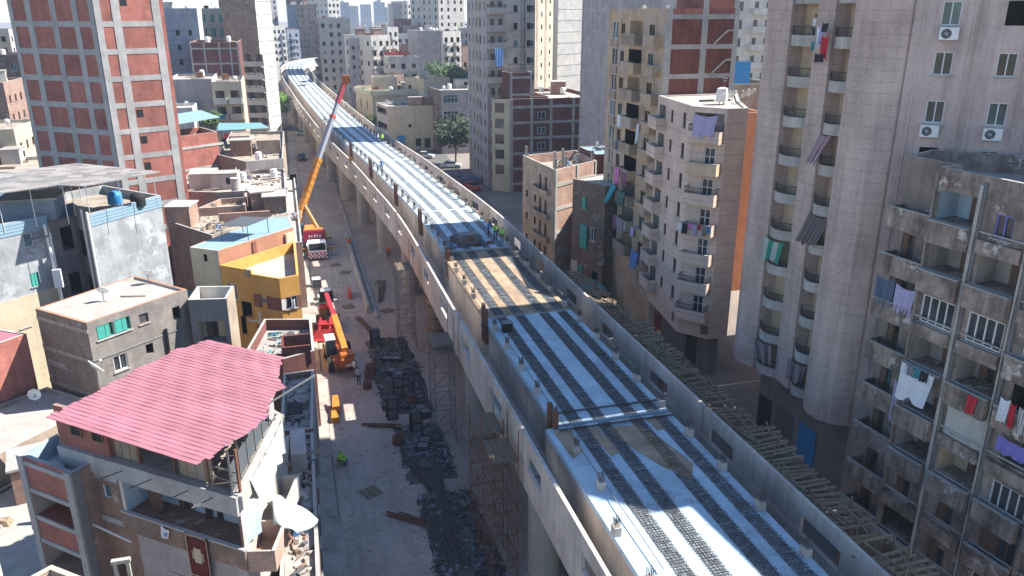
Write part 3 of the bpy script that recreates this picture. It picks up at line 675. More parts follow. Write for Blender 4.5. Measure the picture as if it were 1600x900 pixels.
# R1 weathered apartment block with stacked balconies
FZ = [21.4-2.52*k for k in range(8)]            # parapet tops
h2 = []; 
b1k = ['L', 'l', 'W', 'l', 'L', 'l', 'b', 'o']; b2k = ['p', 'l', 'W', 'l', 'n', 'y', 'b', 'b']
for k, z in enumerate(FZ):
    for base, kk in ((.3, b1k[k]), (2.95, b2k[k])):
        if kk in 'lLyo': h2.append((base, z, base+2.05, z+1.45, kk))
        elif kk == 'W': h2.append((base+.05, z-.3, base+1.95, z+1.15, kk))
        else: h2.append((base+.45, z-.15, base+1.35, z+.95, kk))
    for q in range(4):
        u = 5.75+2.65*q; h2.append((u+.15, z-.25, u+1.95, z+1.2, random.choice('owlbw')))
R1 = Building('apartment_block', 'grimy grey brown apartment block with stacked box balconies, nearest on the right', 'building',
    [(30.94, 34.33), (31.26, 31.45), (30.12, 31.32), (32.03, 14), (46, 14), (42.5, 28), (33.5, 35.6)], 23.9, mat='pl_grim', mats={0: 'pl_grim2', 'cap': 'concrete_lt'},
    holes={0: grid([.85], [FZ[k]-.75 for k in range(1, 8)], .8, 1.75, 'b')+grid([2.1], [FZ[k] for k in range(0, 8)], .7, 1.0, 'w'), 2: h2}, roof='roof_grey', par=1.0)
f0, f2 = R1.faces[0], R1.faces[2]
for k, z in enumerate(FZ):
    balcony(f0, 1.55, z-.95, 2.85, 1.12, .92, 'box', 'pl_grim')
    for q in range(7):
        f2.part('ledge', .12+2.65*q, 2.5+2.65*q, 0, .09, z-.08, z, 'concrete_lt')
        f2.part('band', .12+2.65*q, 2.5+2.65*q, 0, .04, z-1.05, z-.9, 'concrete')
for k, z in enumerate(FZ):
    for q, kk in ((0, b1k[k]), (1, b2k[k]), (2, 'l'), (3, 'o'), (4, 'l'), (5, 'l')):
        if kk in 'lLyo' and not (q > 1 and (k+q) % 3 == 0): balcony(f2, 1.32+2.65*q, z-.98, 2.22, .5, .95, 'box', 'pl_grim')
        else: f2.part('bay_box', .22+2.65*q, 2.42+2.65*q, 0, .3, z-1.0, z-.35, 'pl_grim')
for q in range(8): f2.part('pilaster', max(0, 2.65*q-.08), 2.65*q+.12, 0, .14, 0, 23.6, 'concrete_dk' if q in (1, 2) else 'pl_grim2')
for u in (2.52, 2.6, 5.2):
    MB().bar(f2.P(u, .2, 0.5), f2.P(u, .2, 23.5), .05, 'pl_white2', 6).build('drain_pipe', R1.root)
cloth('curtain', 'dark blue striped curtain hanging from a grimy balcony', 'curtain', f0, .8, 1.1, FZ[2]+1.25, 1.3, 1.6, 'st_blue', waves=7)
cloth('curtain', 'pale lilac curtain hung beside the dark blue striped one', 'curtain', f0, 2.2, 1.14, FZ[2]+1.15, 1.3, 1.5, 'cloth_lilac', waves=5)
cloth('curtain', 'mauve curtain gathered at the end of a grimy balcony', 'curtain', f0, 2.75, 1.12, FZ[4]+1.1, .6, 2.3, 'cloth_lilac', waves=3)
cloth('bed_sheet', 'big white sheet hanging below a row of dark laundry', 'sheet', f2, 1.35, .6, FZ[3]+.0, 2.0, 1.9, 'cloth_white', waves=2)
for i, (m, w) in enumerate((('cloth_white', .3), ('cloth_grey', .35), ('cloth_teal', .4), ('cloth_black', .45), ('cloth_white', .3))):
    cloth('laundry', ['small white shirt at the left of the line above the white sheet', 'grey brown garment on the line above the white sheet', 'dark teal garment on the line above the white sheet', 'black garment on the line above the white sheet', 'white towel at the right of the line above the white sheet'][i], 'laundry', f2, .5+.43*i, .66, FZ[3]+.05, w, .55, m, 'washing on the grimy block')
cloth('laundry', 'red and white patterned cloth over a grimy balcony wall', 'laundry', f2, 4.5, .6, FZ[3]+.02, .5, .95, 'cloth_red', 'washing on the grimy block')
cloth('laundry', 'pair of purple sheets hanging over a dark window', 'laundry', f2, 6.9, .6, FZ[4]+1.3, 1.6, .8, 'cloth_purple', 'washing on the grimy block')
cloth('curtain', 'grey striped curtain beside a white and a red cloth', 'curtain', f2, 7.3, .6, FZ[3]+.5, 1.1, 1.2, 'st_grey', waves=6)
cloth('laundry', 'white cloth hung at the left of the grey striped curtain', 'laundry', f2, 6.05, .6, FZ[3]+.6, .5, 1.2, 'cloth_white', 'washing on the grimy block')
cloth('laundry', 'dark red cloth next to the grey striped curtain', 'laundry', f2, 6.5, .62, FZ[3]+.55, .3, 1.15, 'cloth_red', 'washing on the grimy block')
f2.part('panel', 2.95, 5.1, 0, .05, FZ[4]-.55, FZ[4]+1.5, 'pl_white')
# rooftop odds and ends
for i in range(5):
    MB().bar((38.5+i*.2, 32.6-i*1.2, R1.rz), (38.5+i*.2, 32.6-i*1.2, R1.rz+1.1), .05, 'concrete').build('roof_post', R1.root)
t = thing('antenna_mast', 'thin pale antenna mast with a cross bar on the grimy block roof', 'antenna', (33.6, 26.9, R1.rz))
MB().bar((33.6, 26.9, R1.rz), (33.6, 26.9, R1.rz+1.9), .03, 'tank_white').build('pole', t); MB().bar((33.3, 26.8, R1.rz+1.5), (33.9, 27.0, R1.rz+1.5), .025, 'tank_white').build('cross_bar', t)

# R2 tall curved pale tower
R2p = [(36, 52.5), (31.6, 49.6), (31.05, 49.0), (30.85, 48.2), (30.95, 47.4), (31.4, 46.8), (32.6, 46.95), (32.9, 44.95), (31.85, 44.75), (31.8, 43.0), (32.9, 42.95), (33.1, 41.35), (32.1, 41.2), (31.3, 40.55), (30.92, 39.7), (30.95, 38.8), (31.4, 37.95), (32.3, 37.3), (44, 37.6), (46, 56)]
FL = [6.6+2.52*k for k in range(0, 14)]
flat = []
for k, z in enumerate(FL[:12]):
    for u, kk in ((1.74, 'w'), (4.67, 'w'), (7.6, 'w'), (10.5, 'w')):
        flat.append((u-.45, z+1.0, u+.45, z+2.2, random.choice('wwo') if random.random() < .5 else 'w'))
R2 = Building('residential_tower', 'tall pale pink residential tower with rounded bays and curved balconies', 'building', R2p, 44, 6.2, mat='pl_pink', mats={6: 'pl_warm', 10: 'pl_warm', 17: 'pl_pink2'},
    holes={6: grid([1.55], FL[:-1], .7, 1.9, 'b', .55), 10: grid([1.2], FL[:-1], .6, 1.9, 'b', .55)}, roof='roof_grey', par=1)
MB().prism([(40, 57), (40, 48), (45.6, 48), (45.9, 55.8)], 43, 58, 'pl_pink2').build('shade_tower', R2.root)  # unseen rear block, added so its shadow covers the low left street front
R2b = Building('residential_tower', 'pale pink flat fronted tower with windows and air conditioners behind the grimy block', 'building', [(32.4, 37.2), (43.1, 28.35), (50, 36), (44.2, 37.4)], 38.4, 0, mat='pl_pink', mats={0: 'pl_pink2'}, holes={0: flat}, roof='roof_grey', par=1)
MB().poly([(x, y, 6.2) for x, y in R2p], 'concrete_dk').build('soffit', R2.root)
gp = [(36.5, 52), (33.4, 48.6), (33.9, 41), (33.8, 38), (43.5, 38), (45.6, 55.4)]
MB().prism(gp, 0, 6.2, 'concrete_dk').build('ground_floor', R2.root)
gf = Face(R2, gp[1], gp[2], 0, 6.2)
for u, w, m in ((.9, 1.5, 'black'), (3.2, 1.9, 'steel'), (5.8, 1.8, 'blue_panel')):
    gf.part('shutter', u-w/2, u+w/2, 0, .06, .2, 3.0, m)
for i, fc in ((6, R2.faces[6]), (10, R2.faces[10])):
    for k, z in enumerate(FL[:-1]): balcony(fc, fc.L/2, z-.25, fc.L+.35, 1.45, 1.05, 'curve', 'pl_white2', True)
c1, c2, ff = R2.faces[6], R2.faces[10], R2b.faces[0]
for u in (.45, 3.1, 6.1, 9.0): 
    for du in (0, 2.35): ff.part('pilaster_strip', u+du, u+du+.09, 0, .05, 8, 39, 'pl_pink2')
for fc, m in ((R2.faces[5], 'pl_pink'),): pass
MB().bar(c2.P(c2.L+.1, .95, 7), c2.P(c2.L+.1, .95, 39), .035, 'black').build('drain_pipe', R2.root)
MB().bar(c1.P(c1.L+.06, .95, 7), c1.P(c1.L+.06, .95, 39), .03, 'steel').build('drain_pipe', R2.root)
ac_unit('air conditioner right below the topmost visible window', ff, 1.75, FL[9]+.28); ac_unit('air conditioner below the left window just above the grimy roof', ff, 1.6, FL[7]+.28); ac_unit('air conditioner below the right window just above the grimy roof', ff, 4.6, FL[7]+.28)
cloth('curtain', 'grey and green striped balcony curtain on the curved tower', 'curtain', c1, 1.0, 1.5, FL[4]-.42, 1.95, 1.6, 'st_green', waves=8)
cloth('awning', 'brown striped awning sloping out from a curved balcony', 'awning', c2, .8, 1.2, FL[4]+2.15, 1.8, 1.75, 'st_brown', waves=4, slope=1.0)
cloth('awning', 'pale red striped awning slung from an upper curved balcony', 'awning', c2, .45, 1.2, FL[6]+2.15, 1.0, 1.7, 'st_red', waves=4, slope=.9)
cloth('curtain', 'brown striped curtain below the lowest left curved balcony slab', 'curtain', c1, 1.0, 1.5, FL[1]-.42, 1.9, 1.5, 'st_pinkbrown', waves=9)
cloth('curtain', 'brown striped curtain below the lowest right curved balcony slab', 'curtain', c2, .8, 1.5, FL[1]-.42, 1.7, 1.5, 'st_pinkbrown', waves=9)
for i, (m, du, dz, w, h, lab) in enumerate((('cloth_white', -.5, .3, .3, 1.2, 'white garment in the washing on the high curved balcony'), ('cloth_lilac', -.25, .45, .3, 1.1, 'lilac garment in the washing on the high curved balcony'), ('cloth_red', .15, -.2, .55, 1.4, 'red patterned sheet in the washing on the high curved balcony'), ('cloth_black', .1, .5, .5, .5, 'black garment at the top of the washing on the curved balcony'), ('cloth_black', .0, -1.25, .8, .5, 'black cloth at the bottom of the washing on the curved balcony'), ('cloth_teal', -.6, -.55, .25, .5, 'teal cloth in the washing on the high curved balcony'))):
    cloth('laundry', lab, 'laundry', c2, -.15+du, 1.7+.05*i, FL[9]+.55+dz, w, h, m, 'washing on the high curved balcony')

# R3 beige block with chamfered corner and balconies
B3 = [21.05-2.54*k for k in range(7)]
R3 = Building('apartment_block', 'beige apartment block with white roof and a column of balconies on its corner', 'building', [(32.8, 68.2), (32.45, 65.4), (31.7, 59.4), (33.5, 57.05), (35.3, 57.0), (37.5, 62), (41, 68.4)], 23.7, 4.0, mat='pl_beige', mats={0: 'pl_beige'},
    holes={0: grid([1.4], [z+.05 for z in B3], 1.7, 1.9, 'l'), 1: grid([4.3], [z+.7 for z in B3], .75, 1.25, 'n')+grid([1.2], [z+.7 for z in B3], .6, 1.1, 'b'), 2: [(.2, B3[0]+.05, 2.75, B3[0]+2.2, 'l')]+grid([1.75], [z+.05 for z in B3[1:]], .95, 1.95, 'W')}, roof='roof_white', par=.12, part=.3)
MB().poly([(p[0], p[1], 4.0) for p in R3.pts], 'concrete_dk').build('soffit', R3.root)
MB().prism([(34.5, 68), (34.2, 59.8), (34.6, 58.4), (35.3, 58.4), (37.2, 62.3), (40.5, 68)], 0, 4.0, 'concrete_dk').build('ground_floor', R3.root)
g3f = Face(R3, (34.5, 68), (34.2, 59.8), 0, 4)
for u in (1.6, 4.2, 6.8): g3f.part('shutter', u-1.05, u+1.05, 0, .06, .15, 2.9, 'steel' if u < 5 else 'black')
a2, a1, a0 = R3.faces[2], R3.faces[1], R3.faces[0]
for k, z in enumerate(B3):
    balcony(a2, 1.45, z, 2.7, .95, .82, 'box', 'pl_warm' if k == 1 else 'pl_beige', k in (2, 5, 6) or k == 0, und='pl_warm')
    balcony(a0, 1.3, z, 2.5, .9, .9, 'box', 'pl_beige')
a1.part('vent', 4.6, 5.2, 0, .04, 4.6, 5.4, 'timber_dk'); a2.part('vent', 2.2, 2.9, 0, .04, 4.35, 5.2, 'timber_dk')
cloth('awning', 'pale lilac sheet tied across the top balcony of the beige block', 'awning', a2, 1.6, 1.0, B3[0]+2.2, 2.0, 1.75, 'cloth_lilac', waves=2, slope=.1)
for i, (m, w, h) in enumerate((('cloth_white', .45, .75), ('cloth_black', .5, .95), ('cloth_pink', .5, .45), ('cloth_lilac', .45, 1.0), ('cloth_red', .35, .4), ('cloth_grey', .4, .9), ('cloth_blue', .35, .6))):
    cloth('laundry', 'washing line of the beige block: '+['white shirt at the left end', 'black trousers', 'pink top in front of the black trousers', 'lilac dress', 'small orange red cloth', 'grey checked shirt', 'blue cloth at the right end'][i], 'laundry', a2, .15+.42*i, 1.15+.03*(i % 2), B3[3]+.9, w, h, m, 'washing on the beige block')
t = thing('washing_rail', 'thin steel washing rail in front of the beige balcony', 'washing line', a2.P(1.4, 1.15, B3[3]+.9)); MB().bar(a2.P(-.2, 1.15, B3[3]+.92), a2.P(3.1, 1.15, B3[3]+.92), .02, 'steel').build('rail', t)
for u in (0, 2.9): MB().bar(a2.P(u, .95, B3[3]+.85), a2.P(u, 1.2, B3[3]+.95), .02, 'steel').build('bracket', t)
for i, (x, y) in enumerate(((36.2, 61.2), (37.3, 61.0), (38.6, 62.2))): dish(['white dish nearest the edge of the beige block roof', 'white dish in the middle of the beige block roof', 'white dish farthest right on the beige block roof'][i], x, y, R3.rz, .5, R(200))
for k in range(2): tag(put('cable_coil', MB().box(34.4+1.6*k, 63.2, R3.rz, 35.7+1.6*k, 63.5, R3.rz+.15, 'net').mesh('cable_coil')), ['dark timber lying on the white roof, left', 'dark timber lying on the white roof, right'][k], 'timber')
# side balconies of the curved tower and the orange wall behind them
OB = Building('orange_house', 'orange house with a white stripe seen through the gap between beige block and curved tower', 'building', bx(43.2, 50.5, 78, 88), 20.5, mat='pl_orange', mats={1: 'pl_orange'}, roof='roof_dust', holes={1: grid([2.6], [17.6, 15.0, 12.4], .8, 1.2, 'b')})
OB.faces[1].part('stripe', 1.3, 1.75, 0, .05, 0, 20.2, 'pl_white')
sb = Face(R2, (35.4, 52.1), (33.0, 50.5), 6, 45)
for k in range(0, 10): balcony(Face(R2, (34.9, 51.75), (32.6, 50.25), 6, 45), .9, FL[k]+.35, 1.5, 1.15, .75, 'box', 'pl_white2', True)
cloth('awning', 'dark brown roller blind on a narrow side balcony of the curved tower', 'awning', Face(R2, (34.9, 51.75), (32.6, 50.25), 6, 45), .9, 1.18, FL[6]+.15, 1.4, 1.7, 'st_maroon', waves=6)
R12 = Building('sun_block_house', 'unseen tan house added to keep sun out of the gap behind the curved tower', 'building', bx(46.2, 58, 56.2, 66), 22, mat='pl_tan')  # out of view, added to stop sun entering the gap
# R4 ochre narrow block
B4 = [28.0-2.62*k for k in range(9)]
R4 = Building('apartment_block', 'narrow ochre apartment block crowded with balconies, its bare red brick flank facing us', 'building', [(33.3, 82), (33.3, 68.6), (40.7, 68.8), (40.7, 82)], 31.2, mat='pl_ochre', mats={1: 'brick_dk'},
    holes={0: [(1.0, z+.3, 2.6, z+2.0, 'W') for z in B4]+[(3.3, z+.45, 4.3, z+1.8, 'n') for z in B4]+[(5.5, z+.05, 8.6, z+2.05, random.choice('lyo')) for z in B4]+[(10, z+.4, 11.2, z+1.8, 'n') for z in B4]}, par=.9)
frame_grid(R4.faces[1], [.3, 3.9, 7.15], [30.5-2.6*k for k in range(11)], [.6, .6, .5], .42, 'brick', 'concrete')
for k in range(5):
    z = 27.9-2.6*k; MB().bar(R4.faces[1].P(4.9, .12, z+.2), R4.faces[1].P(6.3, .12, z+1.4), .09, 'concrete_lt').bar(R4.faces[1].P(6.3, .12, z+1.4), R4.faces[1].P(6.9, .12, z+1.4), .09, 'concrete_lt').build('stair_beam', R4.root)
R4t = Building('stair_house', None, None, [(36.9, 74), (36.9, 68.7), (40.6, 68.8), (40.6, 74)], 36, 31.2, mat='brick', roof='roof_dust', mats={1: 'brick'}, root=R4.root)
frame_grid(R4t.faces[1], [.3, 3.4], [33.2], .5, .4, 'brick', 'concrete')
q4 = R4.faces[0]
for k, z in enumerate(B4):
    balcony(q4, 7.1, z, 3.1, .9, .85, 'box', 'pl_ochre' if k % 2 else 'pl_tan'); q4.part('spandrel', .9, 2.7, 0, .12, z-.55, z+.25, 'pl_tan')
    balcony(q4, 11.6, z, 2.4, .8, .85, 'box', 'pl_ochre')
for lab, u, z, w, h, m, sl in (('pale blue laundry sheet hung on the ochre block', 5.9, B4[3]+1.0, .9, 1.3, 'cloth_white', 0), ('pink bedspread hung over an ochre balcony', 6.2, B4[5]+.9, 1.2, 1.7, 'cloth_pink', .1), ('mauve striped curtain on an ochre balcony', 7.8, B4[5]+.75, 1.4, 1.5, 'cloth_mauve', 0), ('teal awning sloping out from the ochre block', 5.6, B4[6]+1.6, 1.3, 1.9, 'cloth_teal', .9), ('dark green awning beside the teal one', 7.6, B4[6]+1.3, 1.5, 1.5, 'tarp_green', .3), ('grey curtain low on the ochre block', 7.2, B4[7]+1.0, 1.8, 1.5, 'cloth_grey', 0), ('brown curtain low on the ochre block', 5.9, B4[7]+1.1, .8, 1.6, 'cloth_mauve', 0), ('blue sheet screening a low balcony of the ochre block', 11.5, B4[8]+1.3, 1.7, 1.9, 'cloth_blue', .1), ('white laundry bundle at the edge of the ochre block', 10.6, B4[7]+.9, .8, 1.0, 'cloth_lilac', .1), ('white long cloth on the far balcony near the beige block', 10.7, B4[3]+.7, .5, 1.9, 'cloth_white', .1), ('blue striped towel hung on the ochre block', 5.6, B4[4]+.9, .6, .9, 'st_blue', .0)):
    cloth('laundry', lab, 'laundry', q4, u, .98, z, w, h, m, 'washing on the ochre block', slope=sl)
WB = Building('white_block', 'bright white apartment block seen past the red brick flank', 'building', bx(74, 86, 130, 150), 36, mat='pl_white', holes={1: grid([1.5, 3.2, 6.2, 8.5], [31-3*k for k in range(6)], .8, 1.5, 'n')})
for k in range(5): balcony(WB.faces[1], 6.9, 30.5-3*k, 3.6, 1.2, .9, 'box', 'pl_white')
TB = Building('tan_house', 'tan rendered house with a blue roof hoarding behind the beige block', 'building', bx(47.8, 56, 84, 96), 23.0, mat='pl_tan')
t = thing('hoarding', 'bright blue tarpaulin fence on the tan house roof', 'hoarding', (50, 86, 23)); MB().box(48.4, 86, 22.5, 53, 86.1, 25.4, 'blue_panel').build('sheet', t); MB().bar((48.4, 86.15, 22.5), (48.4, 86.15, 25.6), .05, 'steel').build('post', t)
# R6 brick house under construction, rough low house beside it
R6 = Building('brick_house', 'unfinished brick house with bare concrete stubs on the roof and a balcony front', 'building', [(27.8, 95.2), (28.6, 84.8), (35.3, 89.3), (35.5, 97)], 14.0, mat='pl_tan', mats={1: 'brick_pink', 'par': 'brick_pink'},
    holes={0: grid([5.9, 7.6], [2.6, 5.4, 8.2, 11], .8, 1.7, 'b')+grid([4.3, 1.5], [3.4, 6.2, 9.0], .6, .9, 'o')}, par=1.1)
for z in (2.5, 5.3, 8.1, 10.9): balcony(R6.faces[0], 6.8, z, 4.6, .8, .85, 'curve', 'pl_tan')
r6 = R6.faces[1]
for z in (3.6, 6.4, 9.2, 12.0): r6.part('beam', .3, 7.9, 0, .07, z, z+.4, 'concrete_lt')
for u in (.15, 4.2, 7.9): r6.part('column', u-.15, u+.15, 0, .1, 0, 14, 'concrete_lt')
for i, (x, y) in enumerate(((28.75, 85.2), (30.4, 86.4), (32.2, 87.6), (34.8, 89.4), (28.1, 94.6), (30.2, 90.0), (31.8, 91.5))):
    put('column_stub', cached('stub', lambda: MB().box(-.14, -.14, 0, .14, .14, 2.3, 'concrete_lt').bar((.05, .05, 2.3), (.05, .05, 2.8), .015, 'rebar', 3).bar((-.05, -.05, 2.3), (-.06, -.05, 2.7), .015, 'rebar', 3).mesh('column_stub')), R6.root, Matrix.Translation((x, y, 12.9)))
R6b = Building('brick_house', 'low brown brick house with pale roof beside the ochre block', 'building', [(30.1, 83.0), (32.0, 78.0), (36, 79.4), (34.4, 84.6)], 13.3, mat='brick_brown', holes={0: [(1.5, 10.2, 2.4, 11.6, 'g'), (1.3, 5.6, 2.9, 8.4, 'g'), (3.2, 6.8, 4.0, 8.4, 'W'), (1.2, 1.0, 2.2, 3.6, 'g'), (3.6, 1.2, 4.6, 3.4, 'o')]}, roof='roof_white', par=.1)
R6b.faces[0].part('plaster_patch', 0, 1.1, 0, .03, .4, 3.9, 'pl_white')
t = thing('green_stall', 'small green roofed stall at the foot of the brown brick house', 'stall', (30.2, 77.5, 0)); MB().box(28.9, 76.2, 2.3, 31.8, 79.4, 2.42, 'cloth_teal').build('roof', t); MB().box(29.2, 76.5, 0, 31.6, 79.2, 2.3, 'tarp_green').build('body', t)
R6c = Building('shed', 'small brick shed with blue sheet roof beside the ochre block', 'building', bx(35.6, 40, 90, 96), 14.6, mat='brick_dk', roof='tarp_blue', par=.05)
# R7 dark red brick frame block with ochre face
R7 = Building('brick_frame_block', 'dark red brick block with concrete frame and a cream windowed front', 'building', [(34.8, 139), (37.6, 137), (54.5, 137), (54.5, 155), (45.6, 155), (45.6, 140.8), (36, 140.8)], 16.4, mat='brick_dk', mats={0: 'pl_cream'}, holes={0: grid([1.5], [14.0-2.72*k for k in range(5)], 1.7, 1.7, 'n')}, roof='roof_white', par=.6)
frame_grid(R7.faces[1], [.3, 4.0, 7.6, 11.8, 16.6], [1.4+2.72*k for k in range(6)], .5, .45, 'brick_dk', 'concrete')
for z in (12.9, 10.2, 7.5):
    wd = put('window', cached(('win', 1.5, 1.2, 'w'), lambda: window_mesh(1.5, 1.2, 'w')), R7.root, R7.faces[1].M(5.8, .13, z)); put('pane', cached(('pane', 1.5, 1.2, 'glass'), lambda: pane_mesh(1.5, 1.2, 'glass')), wd, R7.faces[1].M(5.8, .1, z))
R13 = Building('shade_block', 'unseen tall grey block added behind the ochre block to shade the side road', 'building', bx(56, 66, 119, 137), 36, mat='pl_lilac')  # out of view, added to throw shade over the side road
R7b = Building('stair_house', None, None, [(36.9, 140.7), (37.8, 137.6), (41.8, 137.6), (42, 140.7)], 20.9, 16.4, mat='brick_dk', roof='roof_dust', root=R7.root)
frame_grid(R7b.faces[1], [.2, 3.8], [17.1, 20.0], .4, .4, 'brick_dk', 'concrete')
R8 = Building('apartment_tower', 'beige narrow tower with drain pipes and corner balconies behind the dark brick block', 'building', [(35.5, 161), (34.6, 141.2), (43.4, 141.2), (43.6, 161)], 40, mat='pl_greywarm', mats={0: 'pl_lilac', 1: 'pl_greywarm'},
    holes={0: grid([2.5, 6.5, 10, 14, 17.8], [2.2+2.9*k for k in range(11)], .9, 1.4, 'n', alt='bo'), 1: grid([5.2, 7.6, 8.3], [19.2+2.9*k for k in range(5)], .7, 1.1, 'o', alt='wn')+grid([1.0, 2.4], [2.2+2.9*k for k in range(11)], .8, 1.4, 'b')}, roof='roof_dust')
for k in range(11):
    R8.faces[0].part('shutter_panel', 11.0, 13.2, 0, .1, 2.0+2.9*k, 3.8+2.9*k, 'pl_tan')
    if k > 5: balcony(R8.faces[1], 1.7, 1.6+2.9*k, 3.2, 1.1, .9, 'box', 'pl_greywarm', k % 2 == 0)
for u in (6.2, 6.7, 6.95): MB().bar(R8.faces[1].P(u, .1, 10), R8.faces[1].P(u, .1, 40), .07, 'concrete_dk').build('drain_pipe', R8.root)
for z in (19.0+2.9*k for k in range(5)): R8.faces[1].part('groove', 3.5, 8.7, 0, .03, z, z+.12, 'concrete_dk')
cloth('awning', 'blue and white tent shaped awning high on the beige narrow tower', 'awning', R8.faces[1], 1.9, 1.2, 25.0, 1.5, 3.2, 'cloth_blue', slope=.5)
R9 = Building('apartment_tower', 'sunlit cream tower with two brown recesses between its windows', 'building', [(55.5, 208), (56.6, 188.5), (65.0, 196.5), (64, 210)], 42, mat='pl_cream', holes={1: grid([1.6, 5.8, 10.0], [12+2.95*k for k in range(9)], .7, 1.1, 'o', alt='nw')}, roof='roof_dust')
for u in (3.6, 7.9): R9.faces[1].part('recess_band', u-.5, u+.5, 0, .06, 8, 41.5, 'pl_tan')
R10 = Building('apartment_tower', 'blank pale grey tower right of the cream tower', 'building', [(72, 232), (71.5, 212), (85, 221), (84, 236)], 42, mat='concrete_lt', roof='roof_dust')
for k in range(7): R10.faces[1].part('slab_edge', 0, R10.faces[1].L, 0, .08, 14+2.9*k, 14.2+2.9*k, 'concrete')
R11 = Building('apartment_tower', 'bare grey concrete and brick tower left of the ochre block', 'building', bx(44.4, 52, 108, 120), 33, mat='concrete', roof='roof_dust', holes={1: grid([2.7], [6+2.9*k for k in range(9)], .5, .8, 'o')})
frame_grid(R11.faces[1], [.25, 3.2, 7.3], [5+2.9*k for k in range(10)], .5, .4, 'pl_lilac', 'concrete')
frame_grid(R11.faces[0], [.25, 4, 8, 11.7], [5+2.9*k for k in range(10)], .5, .4, 'pl_lilac', 'concrete')
# low houses and villa beyond the side road
V = Building('villa', 'low cream villa with olive cornice and tall narrow windows', 'building', [(17.6, 216), (20.5, 203), (35.8, 203), (36, 220)], 12.6, mat='pl_cream', mats={'cap': 'pl_green'}, holes={1: grid([2.6, 5.2, 9, 12.2], [7.4], .8, 2.2, 'n')+grid([2.6, 5.2, 9, 12.2], [2.6], .8, 2.2, 'n'), 0: grid([4, 9], [7.4], .8, 2.2, 'n')}, roof='roof_white', par=.9)
for i in (0, 1): V.faces[i].part('cornice', 0, V.faces[i].L, 0, .5, 11.3, 12.4, 'pl_green')
V2 = Building('roof_room', None, None, bx(21.5, 27.5, 208, 214), 15.3, 11.7, mat='pl_cream', roof='roof_white', root=V.root)
WH = Building('white_wall_house', 'house with blank sunlit white side wall and dark verandas facing the viaduct', 'building', [(20.6, 196), (22.0, 186.5), (32.6, 186.5), (32.8, 199)], 10.3, mat='pl_white', mats={0: 'concrete', 1: 'pl_cream'}, holes={0: [(1, 1.0, 9, 3.2, 'o'), (1, 4.6, 9, 6.2, 'o'), (1, 8.2, 9, 9.6, 'o')], 1: [(4.8, 5.4, 5.5, 6.1, 'o'), (6.3, .4, 7.6, 2.8, 'o'), (8.4, .4, 9.8, 2.8, 'o')]}, roof='roof_grey')
t = tag(put('door_banner', MB().box(24.0, 186.25, .6, 25.7, 186.42, 3.6, 'blue_panel').mesh('door_banner')), 'bright blue tall panel at the white wall house', 'banner')
BW = Building('terrace_house', 'grey terrace house with teal window bands and glass verandas', 'building', [(32.2, 190), (33.4, 180), (42, 180), (42, 192)], 14.2, mat='pl_lilac', mats={0: 'brick_brown', 1: 'pl_lilac'}, holes={1: [(.5, 11.4, 3.9, 13.2, 'w'), (.5, 7.6, 3.9, 9.6, 'w'), (.5, 3.4, 3.9, 5.8, 'w'), (6, 5, 6.8, 7, 'o'), (7.2, 8.5, 7.9, 10, 'o')], 0: grid([2.5, 6], [3, 7, 11], 1.4, 1.6, 'w')}, roof='roof_white')
# ---------------- buildings, far middle ----------------
def far(label, x0, x1, y0, z1, mat, us=4, zs=5, w=1.1, h=1.5, dep=14, kind='o', sidemat=None, bal=None, roof='roof_dust', name='apartment_block', sh=3.0, side=True, z0w=None, rot=27):
    L = x1-x0; zb = z1-1.2-sh*zs if z0w is None else z0w
    hl = {1: grid([L*(i+.5)/us for i in range(us)], [zb+sh*k+.9 for k in range(zs)], w, h, kind, .06, alt='nw')} if us else {}
    if side:
        n = max(2, int(dep/3.4)); s = grid([dep*(i+.5)/n for i in range(n)], [zb+sh*k+.9 for k in range(zs)], w, h, kind, .15, alt='nw')
        hl[0] = s; hl[2] = grid([dep*(i+.5)/n for i in range(n)], [zb+sh*k+.9 for k in range(zs)], w, h, kind, .15, alt='nw')
    c_, s_ = math.cos(R(rot)), math.sin(R(rot)); pts = [(x0+(px_-x0)*c_-(py_-y0)*s_, y0+(px_-x0)*s_+(py_-y0)*c_) for px_, py_ in bx(x0, x1, y0, y0+dep)]
    b = Building(name, label, 'building', pts, z1, mat=mat, mats={0: sidemat or mat, 2: sidemat or mat}, holes=hl, roof=roof)
    if bal:
        for k in range(zs):
            for u in bal: balcony(b.faces[1], L*u, zb+sh*k, L/us*.95, 1.1, .9, 'box', mat)
    return b
far('blue grey tall slab at the end of the viaduct', 4.4, 18.4, 450, 34, 'pl_bluegrey', 0, 8, dep=26, side=False, rot=0)
B = far('brick and concrete tower top above the blue grey slab', 4.6, 18.2, 478, 41, 'brick_dk', 4, 3, dep=20, side=False, rot=0)
far('white tower with small dark windows right of the blue grey slab', 23.5, 30, 420, 42, 'pl_white', 3, 8, dep=20)
far('grey brick tower squeezed beside the blue grey slab', 17.5, 23.2, 430, 34, 'brick_brown', 2, 7, dep=18)
far('white block far up the street left of the viaduct curve', -3.4, 3.0, 395, 24.5, 'pl_white', 3, 5, dep=16, bal=(.8,))
far('dark block with white balconies beside the far white block', 3.0, 9.5, 410, 22.5, 'pl_bluegrey', 2, 5, dep=16, bal=(.5,))
far('tall grey tower fading behind the far street', -8, 0.5, 470, 44, 'pl_lilac', 3, 10, dep=20)
b = far('beige block with dark side full of clutter right of the viaduct curve', 13.2, 24.0, 300, 28.6, 'pl_greywarm', 4, 8, dep=34, sidemat='pl_grim2', rot=0)
for k in range(8):
    for u in (5, 12, 19, 26): balcony(b.faces[0], u, 3.6+3*k, 4, 1.2, .9, 'box', 'pl_grim2')
